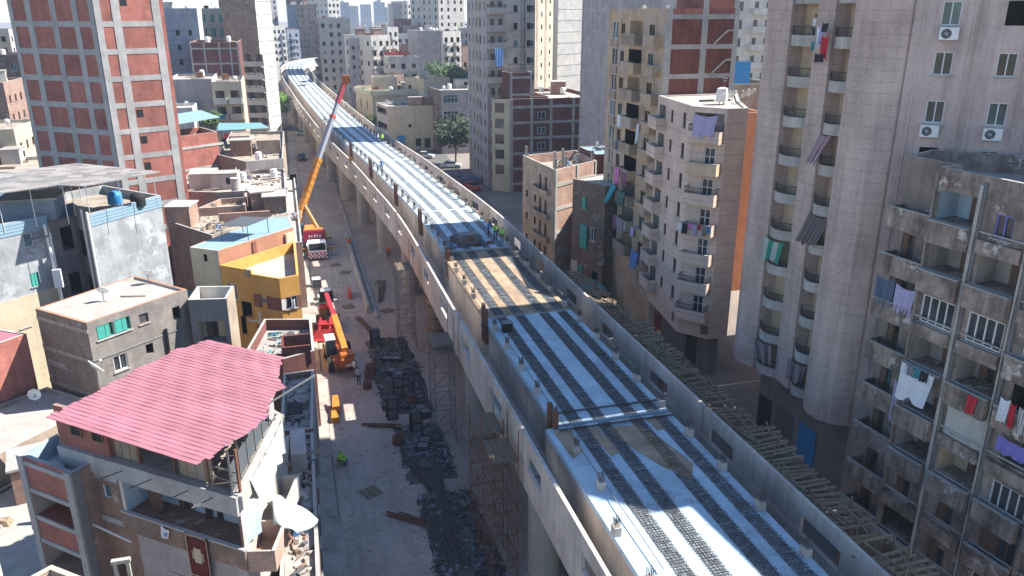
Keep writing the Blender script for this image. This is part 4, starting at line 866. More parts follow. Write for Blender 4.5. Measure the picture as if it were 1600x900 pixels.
b = far('lilac grey block with small windows beside the white balcony block', 20.9, 27.0, 268, 22.6, 'pl_lilac', 3, 6, .8, 1.2, dep=18, rot=0)
b = far('white balcony block in the middle distance', 27.1, 34.2, 262, 23.8, 'pl_white', 3, 6, dep=16, bal=(.17, .83))
far('small white house behind the white balcony block', 37, 41.6, 300, 25.5, 'pl_white', 2, 4, dep=12, bal=(.5,))
far('dark grey blank tower on the skyline', 54.8, 61.4, 420, 34.5, 'pl_lilac', 0, 8, dep=18, side=False, rot=0)
far('white tower with black windows beside the dark grey skyline tower', 61.6, 68, 415, 35.6, 'pl_white', 3, 9, .9, 1.4, dep=14)
far('red and white banded house below the dark grey blank wall', 34.6, 39.2, 258, 18.8, 'barrier_red', 2, 3, 1.5, 1.4, dep=10, kind='W')
b = far('big blank dark grey block in the middle distance', 40.5, 48.2, 255, 25.2, 'pl_lilac', 0, 6, dep=20, side=False, rot=0)
b.faces[1].part('edge_strip', 7.2, 7.7, 0, .06, 2, 25, 'concrete_dk')
far('white block with green shutters right of the dark grey blank block', 48.3, 55.4, 254, 25.0, 'pl_white', 3, 6, 1.2, 1.5, dep=16, bal=(.25, .75))
far('white tower rising behind the green shuttered block', 65, 79, 350, 37, 'pl_white2', 4, 9, dep=20)
far('brick block behind the white tower on the skyline', 58, 66, 380, 27.5, 'brick_dk', 3, 4, dep=14)
far('long white roofed house behind the villa', 30, 46, 240, 13.0, 'pl_white', 4, 2, dep=10)
far('pink brick house top behind the villa', 27.5, 34, 232, 13.8, 'brick_pink', 2, 2, dep=8)
far('low yellow rooftop house behind the terrace house', 33, 41, 200, 15.2, 'pl_cream', 2, 2, dep=8)
far('brown blocky house between white block and narrow beige tower', 56, 63, 262, 20, 'brick_brown', 3, 4, dep=12)
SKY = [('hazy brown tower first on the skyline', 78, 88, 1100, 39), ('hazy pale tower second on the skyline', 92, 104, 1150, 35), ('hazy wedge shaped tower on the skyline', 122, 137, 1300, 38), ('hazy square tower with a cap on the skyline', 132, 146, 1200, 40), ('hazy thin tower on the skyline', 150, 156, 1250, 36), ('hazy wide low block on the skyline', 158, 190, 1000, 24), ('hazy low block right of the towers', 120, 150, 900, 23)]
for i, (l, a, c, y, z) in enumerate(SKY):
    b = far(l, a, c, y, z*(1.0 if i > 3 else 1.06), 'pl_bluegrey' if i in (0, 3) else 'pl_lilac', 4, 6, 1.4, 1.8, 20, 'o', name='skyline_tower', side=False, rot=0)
    if i == 3: MB().box(a+4, y+4, z*1.06, a+9, y+10, z*1.06+4, 'pl_lilac').build('roof_cap', b.root)
for i in range(70):        # the low city behind, each block its own colour and height
    y = random.uniform(520, 980); xx = random.uniform(-.06, .42)*y-10
    w = random.uniform(9, 18); z = random.uniform(12, 21)+max(0, (y-600)*.008)
    b = Building('far_house', ['white', 'grey', 'tan', 'brick red', 'cream'][i % 5]+' flat roofed house in the hazy city beyond', 'building', bx(xx, xx+w, y, y+w*.9), z, mat=['pl_white', 'pl_lilac', 'pl_tan', 'brick_old', 'pl_cream'][i % 5], group='hazy '+['white', 'grey', 'tan', 'brick red', 'cream'][i % 5]+' houses on the horizon',
        holes={1: grid([w*(k+.5)/3 for k in range(3)], [z-3.6-3*k for k in range(2)], 1.3, 1.5, 'o', .2)})
for i in range(46):        # left and right rows along the far street, mostly hidden
    y = 265+i % 23*12+random.uniform(-3, 3); left = i < 23
    xx = (-24-random.uniform(0, 14)) if left else (52+(y-250)*.13+random.uniform(0, 30)); z = random.uniform(14, 24)
    b = Building('back_street_house', ('flat roofed house behind the left street front, ' if left else 'flat roofed house in the blocks right of the far street, ')+['plastered white', 'bare brick', 'grey render'][i % 3], 'building', bx(xx, xx+11, y, y+10), z, mat=['pl_white2', 'brick_old', 'pl_lilac'][i % 3], group=('left' if left else 'right')+' back street houses, '+['white', 'brick', 'grey'][i % 3],
        holes={1: grid([2, 5.5, 9], [z-3.4-3*k for k in range(3)], 1.1, 1.4, 'o', .15), 2: grid([2, 5, 8], [z-3.4-3*k for k in range(3)], 1.1, 1.4, 'o', .15)})

for i in range(34):        # houses seen past the left edge of the frame, and more behind the left front
    y = 185+i*11; xx = -(random.uniform(.21, .36))*y-6 if i % 2 else -(random.uniform(.13, .2))*y-6; z = random.uniform(15, 27); w = random.uniform(9, 14)
    if i % 2 == 0 and y < 290: continue
    b = Building('back_street_house', 'crowded '+['white', 'brick', 'tan', 'cream'][i % 4]+' house in the blocks left of the street tower', 'building', bx(xx, xx+w, y, y+10), z, mat=['pl_white2', 'brick_old', 'pl_tan', 'pl_cream'][i % 4], mats={2: 'pl_white2'}, group='crowded left blocks, '+['white', 'brick', 'tan', 'cream'][i % 4],
        holes={1: grid([w*(k+.5)/3 for k in range(3)], [z-3.4-3*k for k in range(4)], 1.2, 1.5, 'o', .12, alt='nw'), 2: grid([2, 5, 8], [z-3.4-3*k for k in range(4)], 1.1, 1.4, 'o', .15)})
    for k in range(3): balcony(b.faces[1], w*.5, z-4-3*k, w*.3, 1, .9, 'box', 'pl_white2')
for i in range(40):        # more blocks right of the viaduct behind the villa
    y = 236+(i % 20)*11; xx = (random.uniform(.12, .19) if i < 20 else random.uniform(.2, .33))*y; z = random.uniform(15, 26)-(4 if y < 270 else 0); w = random.uniform(7, 12)
    if 255 < y+9 and y < 285 and 20 < xx+w and xx < 57: continue
    if 290 < y < 340 and xx < 43: continue
    b = Building('back_street_house', 'packed '+['white', 'cream', 'grey', 'brick'][i % 4]+' block behind the villa and the white balcony block', 'building', bx(xx, xx+w, y, y+9), z, mat=['pl_white', 'pl_cream', 'pl_lilac', 'brick_old'][i % 4], mats={2: 'pl_white2'}, group='packed blocks behind the villa, '+['white', 'cream', 'grey', 'brick'][i % 4],
        holes={1: grid([w*(k+.5)/3 for k in range(3)], [z-3.4-2.9*k for k in range(5)], 1.2, 1.5, 'o', .12, alt='nw'), 0: grid([2, 5, 7.4], [z-3.4-2.9*k for k in range(5)], 1.1, 1.4, 'o', .15)})
    for k in range(4):
        for f_ in ((.17, .83), (.5,))[i % 2]: balcony(b.faces[1], w*f_, z-4-2.9*k, w*.3, 1.1, .9, 'box', ['pl_white', 'pl_cream', 'pl_white2', 'pl_tan'][(i+k) % 4])
# ---------------- buildings, left side ----------------
# L1 house under the pink sheet roof
A, B_, C_ = (-12.0, 38.4), (-3.5, 31.5), (-1.7, 38.7)
L1 = Building('brick_house', 'four storey brick house under a big pink corrugated roof', 'building', [A, B_, C_, (-5.2, 43.8), (-13.0, 42.0)], 11.3, mat='brick_old', mats={1: 'pl_white2', 0: 'brick_old', 'cap': 'concrete'},
    holes={0: [(1.05, 9.05, 1.55, 9.8, 'w'), (2.45, 8.95, 2.95, 9.7, 'w'), (3.95, 8.55, 10.8, 10.25, 'L'), (6.2, 5.85, 7.15, 7.0, 'b'), (4.6, 3.2, 6.0, 5.0, 'o'), (1.2, 6.2, 2.0, 7.2, 'b'), (2.0, 3.4, 3.2, 5.2, 'o')], 1: [(1.5, 5.0, 3.0, 7.0, 'o'), (4.4, 5.2, 5.4, 6.9, 'b')]}, roof='roof_dust', par=.1)
l1, l1r = L1.faces[0], L1.faces[1]
l1.part('slab_edge', 0, l1.L, 0, .16, 10.3, 11.25, 'concrete'); l1r.part('slab_edge', 0, l1r.L, 0, .16, 10.55, 11.25, 'concrete_lt')
l1.part('balcony_wall', 3.6, l1.L+.1, 0, .14, 7.5, 8.55, 'brick_brown'); l1.part('balcony_coping', 3.6, l1.L+.12, 0, .2, 8.55, 8.63, 'concrete_lt')
l1.part('plaster_panel', 4.3, l1.L, 0, .03, 3.0, 7.45, 'pl_lilac'); l1.part('post', 3.75, 3.95, 0, .08, 8.55, 10.3, 'pl_white')
l1.part('concrete_band', .4, 3.6, 0, .07, 10.0, 10.3, 'concrete'); l1.part('concrete_band', .4, 3.6, 0, .07, 7.6, 7.9, 'concrete')
balcony(l1r, 1.1, 7.5, 2.3, 1.3, .95, 'box', 'brick_pink'); balcony(l1r, 4.9, 7.5, 2.4, 1.0, .95, 'box', 'pl_white2')
# roof storey: brick room, timber screens, rails
l1.part('brick_wall', 0, 3.3, -.25, -.05, 11.3, 13.35, 'brick')
for u in (1.15, 2.55):
    w = put('window', cached(('win', .75, .75, 'n'), lambda: window_mesh(.75, .75, 'n')), L1.root, l1.M(u+.2, -.02, 12.0)); put('pane', cached(('pane', .75, .75, 'black'), lambda: pane_mesh(.75, .75, 'black')), w, l1.M(u+.2, -.035, 12.0))
for i in range(14):
    u = 3.45+.5*i
    if 4.9 < u < 7.2 or u > 9.0: continue
    l1.part('timber_board', u, u+.46, -.3, -.24, 11.3, 13.3, random.choice(('timber', 'pl_tan', 'timber')))
for u in (3.4, 5.0, 7.1, 9.1, 10.8): l1.part('post', u, u+.1, -.3, -.2, 11.3, 13.4, 'rust')
for z in (11.7, 12.2): l1.part('rail', 9.1, 10.85, -.28, -.23, z, z+.06, 'steel')
for i in range(6):
    l1r.part('fence_panel', .15+1.2*i, 1.25+1.2*i, -.3, -.26, 11.35, 12.6, random.choice(('glass', 'net', 'steel')) if i < 2 else random.choice(('pl_lilac', 'net')))
    l1r.part('post', .05+1.2*i, .12+1.2*i, -.3, -.22, 11.3, 13.5, 'steel')
# pink roof: one piece for each course of sheet ribs
poly = [(-11.8, 36.75), (-4.8, 30.6), (-2.25, 33.65), (-1.75, 36.6), (-1.2, 36.9), (-1.6, 37.6), (-1.35, 40.7), (-5.3, 44.3), (-6.8, 42.9), (-6.9, 43.3), (-8.2, 41.6)]
dv = Vector((7.0, -6.15)).normalized(); pn = Vector((-dv.y, dv.x)); o0 = Vector(poly[1])
ts = [(Vector(p)-o0).dot(pn) for p in poly]; tmax = max(ts); stp = .27; n = int(tmax/stp)
def clip(t):
    xs = []
    for i in range(len(poly)):
        a, b = Vector(poly[i])-o0, Vector(poly[(i+1) % len(poly)])-o0; ta, tb = a.dot(pn), b.dot(pn)
        if (ta-t)*(tb-t) < 0: k = (t-ta)/(tb-ta); xs.append((a+(b-a)*k).dot(dv))
    return (min(xs), max(xs)) if len(xs) > 1 else None
PR = L1.root
for i in range(n):
    t0, t1 = i*stp+.02, (i+1)*stp+.05; c0, c1_ = clip(t0), clip(min(t1, tmax-.05))
    if not c0 or not c1_: continue
    j = random.uniform(-.12, .12); zz = 13.5+.012*t0+random.uniform(-.004, .004); mb = MB(); segs = 14
    def q(s, t, z): p = o0+dv*s+pn*t; return (p.x, p.y, z)
    for k in range(segs):
        f0_, f1_ = k/segs, (k+1)/segs; a0, a1 = c0[0]+(c0[1]-c0[0])*f0_+j*(k == 0), c0[0]+(c0[1]-c0[0])*f1_+j*(k == segs-1); b0, b1 = c1_[0]+(c1_[1]-c1_[0])*f0_+j*(k == 0), c1_[0]+(c1_[1]-c1_[0])*f1_+j*(k == segs-1)
        w = lambda kk: .012*math.sin(kk*2.4+i*.7)
        mb.poly([q(a0, t0, zz+.036+w(k)), q(a1, t0, zz+.036+w(k+1)), q(b1, t1, zz+.02+w(k+1)), q(b0, t1, zz+.02+w(k))], 'pink_sheet')
        mb.poly([q(a0, t0, zz+.0), q(a1, t0, zz+.0), q(a1, t0, zz+.036+w(k+1)), q(a0, t0, zz+.036+w(k))], 'pink_sheet')
    mb.build('roof_course', PR)
for k in range(6):
    s0 = -9+2.4*k; mb = MB().bar(q(s0+.5, .3, 13.4), q(s0+.5, 9.0, 13.45), .05, 'steel'); 
    if k in (2, 3): mb.build('purlin', PR)
for u in (4.2, 6.0, 8.2, 9.6): MB().bar(l1.P(u, .1, 10.9), l1.P(u+.2, 1.5, 11.3), .03, 'steel').build('rod', L1.root)
MB().bar(l1.P(2.0, .6, 7.7), l1.P(4.4, .5, 7.3), .05, 'tank_white').build('rod', L1.root)
# wing with open loggias
L1w = Building('wing', None, None, [(-14.0, 38.8), (-11.1, 36.2), (-9.2, 38.5), (-12.1, 41.1)], 10.8, mat='brick_old', mats={0: 'brick', 'par': 'pl_blue', 'cap': 'concrete'}, holes={0: [(.5, 7.55, 3.35, 8.85, 'l'), (.5, 4.6, 3.35, 5.95, 'l'), (.5, 1.6, 3.35, 3.0, 'l')]}, roof='pl_blue', par=.95, root=L1.root)
lw = L1w.faces[0]
for u in (.2, 3.65): lw.part('column', u-.22, u+.22, 0, .1, 0, 10.8, 'concrete')
for z in (10.35, 8.85, 7.3, 5.95, 4.35): lw.part('beam', .45, 3.4, 0, .07, z, z+.24, 'concrete')
L1w.faces[1].part('column', 0, .4, 0, .05, 0, 10.8, 'concrete_dk')
rug = cloth('carpet', 'dark red patterned carpet hung over the brick balcony wall', 'carpet', l1, 8.35, .24, 8.68, 1.35, 2.5, 'rug', amp=.02, waves=1)
rf = Face(L1, A, B_, 0, 11)
for nm, du, dz, w, h, m in (('border', 0, -.12, 1.2, .07, 'pl_tan'), ('border', 0, -2.3, 1.2, .07, 'pl_tan'), ('medallion', 0, -1.5, .42, .8, 'pl_cream'), ('medallion', 0, -1.35, .7, .45, 'pl_tan'), ('border', -.6, -2.2, .06, 2.05, 'pl_tan'), ('border', .6, -2.2, .06, 2.05, 'pl_tan')):
    put(nm, boxmesh(w, .015, h, m, nm), rug, l1.M(8.35+du, .275+(.012 if m == 'pl_cream' else 0), 8.68+dz))
fl = cloth('flag', 'small white flag with a blue emblem on the brick balcony', 'flag', l1, 6.5, .24, 8.5, .5, .6, 'cloth_white', rot=.25)
put('emblem', boxmesh(.16, .015, .16, 'cloth_blue', 'emblem'), fl, l1.M(6.5, .3, 8.1))
for i, (u, m, w, h, lab) in enumerate(((7.9, 'cloth_white', .55, .5, 'white towel on the clothes line in the blue loggia'), (8.6, 'cloth_black', .5, 1.0, 'black coat on the clothes line in the blue loggia'), (9.2, 'cloth_black', .3, .9, 'dark trousers on the clothes line in the blue loggia'), (5.3, 'cloth_brown', .9, 1.5, 'dark brown curtain in the blue loggia'))):
    cloth('laundry', lab, 'laundry', l1, u, -.5, 10.1, w, h, m, 'washing in the blue loggia')
# crumpled white tarpaulin on the street side
def tarp():
    rnd = random.Random(3); mb = MB(); N = 18; k = mb.mi('tarp_white')
    ox, oy, oz = -2.3, 33.0, 8.5
    for j in range(N+1):
        for i in range(N+1):
            u, v = i/N, j/N; w = .3+.7*math.sin(math.pi*min(max(v, .06), .94))**.7
            x = ox+2.0*u*w; y = oy+2.4*v-.5*u; z = oz-.55*u*u+.22*math.sin(v*4+u*2)+.07*math.sin(u*9+v*5)+.05*math.sin(v*13-u*4)+.35*v+rnd.uniform(-.012, .012)
            mb.v.append((x, y, z))
    for j in range(N):
        for i in range(N): a = j*(N+1)+i; mb.f.append((a, a+1, a+N+2, a+N+1)); mb.m.append(k)
    return mb.mesh('tarpaulin', True)
o = put('tarpaulin', tarp()); tag(o, 'crumpled white tarpaulin bulging over the street beside the brick house', 'tarpaulin'); sm = o.modifiers.new('thick', 'SOLIDIFY'); sm.thickness = .02
dish('grey dish beside the pink roof', -10.6, 41.6, 11.4, .5, R(120), tall=2.4)
# L3 grey brown brick house with green shutters
L3 = Building('brick_house', 'grey brown brick house with green shuttered window and white flat roof', 'building', [(-18.5, 60.1), (-14.4, 56.06), (-8.55, 61.66), (-12.9, 66.3)], 11, mat='brick_grey', mats={0: 'brick_brown', 1: 'brick_grey', 'cap': 'pl_terra', 'par': 'pl_white2'},
    holes={1: [(.6, 9.5, 1.85, 10.5, 'g'), (1.9, 9.5, 3.15, 10.5, 'g'), (3.85, 9.55, 4.6, 10.3, 'n'), (6.6, 8.95, 7.25, 9.95, 'o'), (1.4, 6.75, 2.45, 7.9, 'W'), (4.0, 7.1, 4.6, 7.9, 'o'), (2, 3, 3, 4.2, 'b')]}, roof='roof_white', par=.18)
for z in (8.1, 5.4): L3.faces[1].part('floor_band', 0, L3.faces[1].L, 0, .05, z, z+.1, 'concrete_dk'); L3.faces[0].part('floor_band', 0, L3.faces[0].L, 0, .04, z-.15, z+.15, 'pl_tan')
L3.faces[0].part('floor_band', 0, L3.faces[0].L, 0, .04, 10.2, 10.5, 'pl_tan')
MB().bar(L3.faces[1].P(5.7, .12, 2), L3.faces[1].P(5.75, .12, 8.6), .12, 'black', 6).build('drain_pipe', L3.root)
tx = bpy.data.curves.new('painted_number', 'FONT'); tx.body = 'DUM43'; tx.size = .62; tx.extrude = .004; to = bpy.data.objects.new('painted_number', tx); COL.objects.link(to)
tx.materials.append(MATS['pl_white']); dg = bpy.context.evaluated_depsgraph_get(); me = bpy.data.meshes.new_from_object(to.evaluated_get(dg)); bpy.data.objects.remove(to); me.materials.clear(); me.materials.append(MATS['pl_white'])
put('painted_number', me, L3.root, L3.faces[0].M(.25, .02, 6.75) @ Matrix.Rotation(R(90), 4, 'X'))
dish('grey dish at the far edge of the white flat roof', -11.6, 64.4, 10.85, .42, R(150)); dish('tilted dish in the middle of the white flat roof', -14.2, 61.0, 10.85, .42, R(170))
MB().bar((-13.2, 61.6, 10.9), (-11.4, 61.2, 10.9), .05, 'timber_dk').build('roof_plank', L3.root)
L3x = Building('terrace', None, None, [(-8.5, 60.9), (-5.7, 60.4), (-5.3, 63.4), (-8.1, 64.1)], 10.4, mat='concrete_dk', mats={'par': 'pl_white', 1: 'pl_tan'}, holes={0: [(.5, 6.9, 2.5, 8.6, 'y'), (.5, 4.2, 2.5, 5.9, 'o')]}, roof='roof_white', par=1.0, root=L3.root)
# L4 grey rendered house with roof canopy
P4 = [(-26, 62.05), (-19.1, 68.75), (-20.4, 70.1), (-18.1, 72.6), (-15.92, 68.07), (-11.35, 74.0), (-17, 80), (-31, 67)]
L4 = Building('rendered_house', 'large grey rendered house with siding parapet and a canopy on the roof', 'building', P4, 15.8, mat='pl_grey', mats={0: 'pl_grey', 2: 'pl_lilac', 3: 'pl_lilac', 1: 'pl_lilac'},
    holes={0: [(7.6, 13.6, 8.3, 14.7, 'w'), (7.5, 10.4, 8.2, 11.5, 'g'), (6.0, 7.4, 6.8, 8.5, 'W'), (3, 13.6, 3.8, 14.7, 'w'), (3, 7.4, 3.8, 8.5, 'W')], 2: [(.5, 8.6, 1.3, 10.4, 'o'), (2.0, 12, 3.0, 14, 'o'), (2.0, 8, 3, 10, 'o')], 3: [(1.0, 11.5, 2.4, 13.9, 'o'), (1.4, 8.4, 2.6, 10, 'o')]}, roof='roof_dust', par=.7)
for i in (0, 4, 2):
    fc = L4.faces[i]
    for k in range(4): fc.part('siding_board', 0, fc.L, 0, .05+.012*(k % 2), 14.78+.255*k, 15.0+.255*k, 'tarp_blue' if i != 2 else 'sheet_blue')
L4.faces[0].part('cream_wash', 0, L4.faces[0].L, 0, .02, 0, 9.9, 'pl_cream')
for (x, y) in ((-15.95, 67.95), (-16.6, 69.2), (-19.0, 68.6), (-19.6, 70.6)):
    MB().bar((x, y, 3), (x, y, 16.0 if x > -17 else 14.4), .09, 'tank_white', 6).build('drain_pipe', L4.root)
ut = thing('utility_pole', 'white utility pole with cross arm and meter box at the grey house', 'pole', (-18.7, 68.1, 0)); MB().bar((-18.7, 68.1, 0), (-19.1, 68.0, 15.2), .11, 'tank_white', 6).build('pole', ut); MB().bar((-20.6, 67.7, 14.1), (-18.9, 67.9, 14.3), .09, 'concrete_dk').build('cross_arm', ut); MB().box(-19.1, 67.5, 10.1, -18.5, 67.9, 11.6, 'alu').build('meter_box', ut)
CN = thing('roof_canopy', 'checkered grey sheet canopy on thin posts over the grey house roof', 'canopy', (-19, 70, 15.1))
cp_ = [(-27.5, 71.5), (-21.5, 65.5), (-17.6, 67.6), (-15.5, 66.75), (-10.65, 71.4), (-18.3, 77.6)]
MB().prism(cp_, 18.25, 18.33, 'canopy_sheet').build('sheet', CN)
for (x, y) in ((-21.4, 66.4), (-19.6, 67.9), (-17.4, 68.2), (-15.6, 67.4), (-13.6, 69.4), (-11.3, 71.6), (-14.5, 73.8), (-18.2, 76.5), (-17.5, 71), (-20.5, 73)): MB().bar((x, y, 15.1), (x, y, 18.25), .035, 'tank_white').build('post', CN)
tank('blue tank under the checkered canopy', -14.9, 73.6, 15.1, .6, 1.2, 'blue_panel'); tank('black tank at the right end under the canopy', -12.9, 72.4, 15.1, .6, 1.2, 'rubber')
t = thing('roof_room', 'pale flat roofed shed under the checkered canopy', 'shed', (-20.5, 71.5, 15.1)); MB().box(-22.5, 69.8, 15.1, -18.6, 73.0, 16.8, 'pl_bluegrey').build('wall', t); MB().box(-22.8, 69.5, 16.8, -18.3, 73.3, 16.95, 'roof_white').build('roof', t)
# big brick frame tower
T2_, T0_, T1_ = (-28.8, 105.3), (-18.9, 98.2), (-12.4, 101.7)
TW = Building('brick_tower', 'huge bare red brick tower with grey concrete frame at the upper left', 'building', [T2_, T0_, T1_, (-20, 113)], 41, mat='brick', roof='roof_dust')
BM = [6.6+2.88*k for k in range(12)]
frame_grid(TW.faces[0], [.3, 2.9, 6.5, 9.6, 11.9], BM, [.6, .85, .8, .75, .6], .6, 'brick', 'concrete')
frame_grid(TW.faces[1], [.33, 2.2, 6.5], BM, [.66, .85, .85], .58, 'brick', 'concrete')
for z in (31.5, 16.6, 19.6, 13.6): TW.faces[1].part('opening', 2.75, 3.5, .02, .075, z, z+.85, 'black')
# yellow house and terracotta wall behind
L5 = Building('yellow_house', 'yellow and brown painted house with roof terrace on the street front', 'building', [(-7.1, 73.2), (-4.35, 70.75), (-4.3, 69.7), (-1.95, 67.7), (-.3, 68.3), (-.4, 79.6)], 9.3, mat='pl_yellow', mats={'par': 'pl_yellow', 'cap': 'pl_yellow'},
    holes={0: [(.45, 6.2, 1.75, 7.7, 'W'), (2.1, 4.7, 3.3, 6.2, 'o'), (1.8, 2.9, 2.4, 4.7, 'o')], 2: [(.0, 0, .01, .01, 'o')] and [(.9, 6.75, 1.5, 7.3, 'w'), (.9, 3.6, 1.5, 4.3, 'o')], 3: [(.4, 6.4, 1.45, 7.5, 'W'), (.45, 3.5, 1.05, 4.6, 'o')]}, roof='roof_white', par=1.0)
for i in (2, 3):
    fc = L5.faces[i]
    for z in (6.3, 3.4):
        cuts = [(0, .9), (1.5, fc.L)] if i == 2 else [(0, .4), (1.45 if z > 5 else 1.05, fc.L)]
        for a, b in cuts: fc.part('brown_band', a, b, 0, .03, z, z+1.2, 'pl_brown')
MB().bar((-3.9, 68.4, 2), (-3.9, 68.4, 6.2), .09, 'tank_white', 6).bar((-4.8, 68.6, 5.4), (-3.9, 68.4, 5.3), .06, 'tank_white').build('drain_pipe', L5.root)
L5.faces[3].part('door_leaf', .0, .35, 0, .05, 6.4, 7.4, 'white_paint')
cloth('laundry', 'white towel hanging from the yellow house window', 'laundry', L5.faces[3], 1.0, .12, 7.3, .35, .9, 'cloth_white')
cloth('laundry', 'yellow cloth folded over the yellow roof parapet', 'laundry', L5.faces[0], 3.3, .05, 9.4, .7, .7, 'pl_ochre')
L6 = Building('terracotta_house', 'terracotta house with pale blue sheet roof behind the yellow house', 'building', [(-9.7, 75.3), (-7.15, 73.35), (-.46, 80.1), (-.8, 84.8), (-3, 85)], 10.6, mat='pl_terra', mats={0: 'pl_cream'}, holes={0: [(1.5, 9.4, 1.9, 10.1, 'o'), (1.9, 4.8, 2.7, 6.8, 'b')]}, roof='tarp_blue', par=.03)
L6.faces[1].part('pier', 4.0, 4.45, 0, .12, 0, 10.4, 'pl_brown'); L6.faces[1].part('cream_end', 8.2, 9.4, 0, .25, 0, 10.2, 'pl_cream')
t = thing('roof_pergola', 'steel frame with grey sheet on the pale blue roof', 'pergola', (-5.5, 78.2, 10.6))
for (x, y) in ((-7, 77), (-4.6, 76.4), (-2.8, 78.6), (-5.2, 79.6)): MB().bar((x, y, 10.55), (x, y, 12.0), .05, 'steel').build('post', t)
MB().hexa([(-7.2, 77, 11.95), (-4.6, 76.2, 11.95), (-2.6, 78.6, 12.05), (-5.2, 79.8, 12.05), (-7.2, 77, 12.0), (-4.6, 76.2, 12.0), (-2.6, 78.6, 12.1), (-5.2, 79.8, 12.1)], 'net').build('sheet', t)
t = thing('green_awning', 'torn dark green awning on the side of the terracotta house', 'awning', (-9.8, 73.8, 5.5)); MB().hexa([(-11.0, 73.6, 5.6), (-8.3, 72.6, 5.6), (-8.0, 74.2, 6.4), (-10.4, 75.2, 6.4), (-11.0, 73.6, 5.7), (-8.3, 72.6, 5.7), (-8.0, 74.2, 6.5), (-10.4, 75.2, 6.5)], 'tarp_green').build('sheet', t)
for x in (-10.6, -9.4, -8.5): MB().bar((x, 73.4, 4.2), (x, 73.4, 5.65), .05, 'timber').build('post', t)
# rubble strewn flat roofs
def rubble(pts, z, n, smax, mat, name, label):
    mb = MB(); x0, x1 = min(p[0] for p in pts), max(p[0] for p in pts); y0, y1 = min(p[1] for p in pts), max(p[1] for p in pts)
    for _ in range(n):
        x, y = random.uniform(x0, x1), random.uniform(y0, y1)
        ins = False; j = len(pts)-1
        for i in range(len(pts)):
            (xi, yi), (xj, yj) = pts[i], pts[j]
            if (yi > y) != (yj > y) and x < (xj-xi)*(y-yi)/(yj-yi)+xi: ins = not ins
            j = i
        if not ins: continue
        s = random.uniform(.05, smax); a = random.random()*3; c, sn = math.cos(a)*s, math.sin(a)*s; h = s*random.uniform(.2, .7); k = random.uniform(.15, .9)
        if random.random() < .4: c, sn = c*2.2, sn*2.2; k *= .16; h = min(h, .12)
        mb.hexa([(x-c, y-sn, z), (x+sn*k, y-c*k, z), (x+c, y+sn, z), (x-sn*k, y+c*k, z), (x-c*.7, y-sn*.7, z+h), (x+sn*k*.7, y-c*k*.7, z+h*.8), (x+c*.7, y+sn*.7, z+h), (x-sn*k*.7, y+c*k*.7, z+h*.9)], mat if isinstance(mat, str) else random.choice(mat))
    return tag(mb.build(name), label, 'rubble', kind='stuff')
LA = [(-13.9, 92.9), (-8.7, 85.3), (-.9, 93.5), (-1.0, 103.6), (-9, 103)]
L7 = Building('flat_house', 'low house with dusty rubble strewn roof behind the pale blue roof', 'building', LA, 9.0, mat='brick_old', mats={1: 'pl_tan', 'par': 'brick_pink'}, roof='roof_dust', par=.7)
LB = [(-16, 107), (-9.2, 104), (-1.0, 104.2), (-1.1, 118.5), (-14, 117)]
L7b = Building('flat_house', 'low house with white sheeted roof beside the crane boom', 'building', LB, 9.6, mat='pl_tan', roof='roof_white', par=.4)
rubble(LA, 8.32, 420, .32, ('rubble', 'brick_old', 'debris'), 'roof_rubble', 'broken bricks and dust on the low roof behind the pale blue roof'); rubble(LB, 9.22, 220, .45, ('rubble', 'timber', 'roof_white', 'debris'), 'roof_rubble', 'boards and scraps on the white sheeted roof')
for k, (x0, y0, x1, y1, z) in enumerate(((-8.5, 93, -3, 93.3, 9.4), (-6, 96, -5.7, 103, 9.6), (-11, 97, -6, 97.3, 9.3))): MB().box(x0, y0, 8.3, x1, y1, z, 'brick_pink').build('low_wall', L7.root)
MB().box(-3.6, 95.5, 8.3, -1.1, 99, 10.4, 'brick_brown').box(-3.8, 95.3, 10.4, -1.0, 99.2, 10.55, 'roof_white').build('roof_room', L7.root); MB().box(-13, 108.5, 9.2, -9.6, 112.5, 11.2, 'pl_white2').build('roof_room', L7b.root)
for i in range(9):
    a = random.uniform(-.5, .5); put('board', cached('board', lambda: MB().box(-1.1, -.12, 0, 1.1, .12, .05, 'timber').mesh('board')), L7b.root, Matrix.Translation((random.uniform(-13, -3), random.uniform(106, 114), 9.24+.06*i)) @ Matrix.Rotation(a, 4, 'Z'))
MB().lathe([(.55, 0), (.55, .6), (.6, .65), (.55, .7), (.55, 1.6), (.6, 1.65), (.6, 1.8)], -7.2, 105.6, 'concrete_lt', 12, 9.2).build('chimney', L7b.root)
for i, (x, y) in enumerate(((-5, 100.5), (-9.5, 99))): dish(['dish on the rubble roof near the low brick wall', 'dish standing in the rubble at the left'][i], x, y, 8.3, .4, R(160))
L9 = Building('brick_house', 'small red brick house attached right of the huge brick tower', 'building', [(-16.4, 122.6), (-10.4, 127.2), (-13.2, 133), (-19, 129)], 14.0, mat='brick', roof='roof_dust', par=.9)
L9.faces[0].part('beam', 0, 8.4, 0, .08, 12.0, 12.35, 'concrete_lt'); L9.faces[0].part('beam', 0, 8.4, 0, .08, 8.8, 9.2, 'concrete_lt')
t = thing('roof_canopy', 'grey blue sheet canopy over the small red brick house', 'canopy', (-14, 128, 14)); MB().hexa([(-17.5, 123, 15.4), (-9.8, 128.5, 15.9), (-13, 134, 16.4), (-19.5, 129, 16.0), (-17.5, 123, 15.46), (-9.8, 128.5, 15.96), (-13, 134, 16.46), (-19.5, 129, 16.06)], 'tarp_blue').build('sheet', t); MB().bar((-10.3, 127.8, 13), (-10.3, 127.8, 15.8), .05, 'steel').build('post', t)
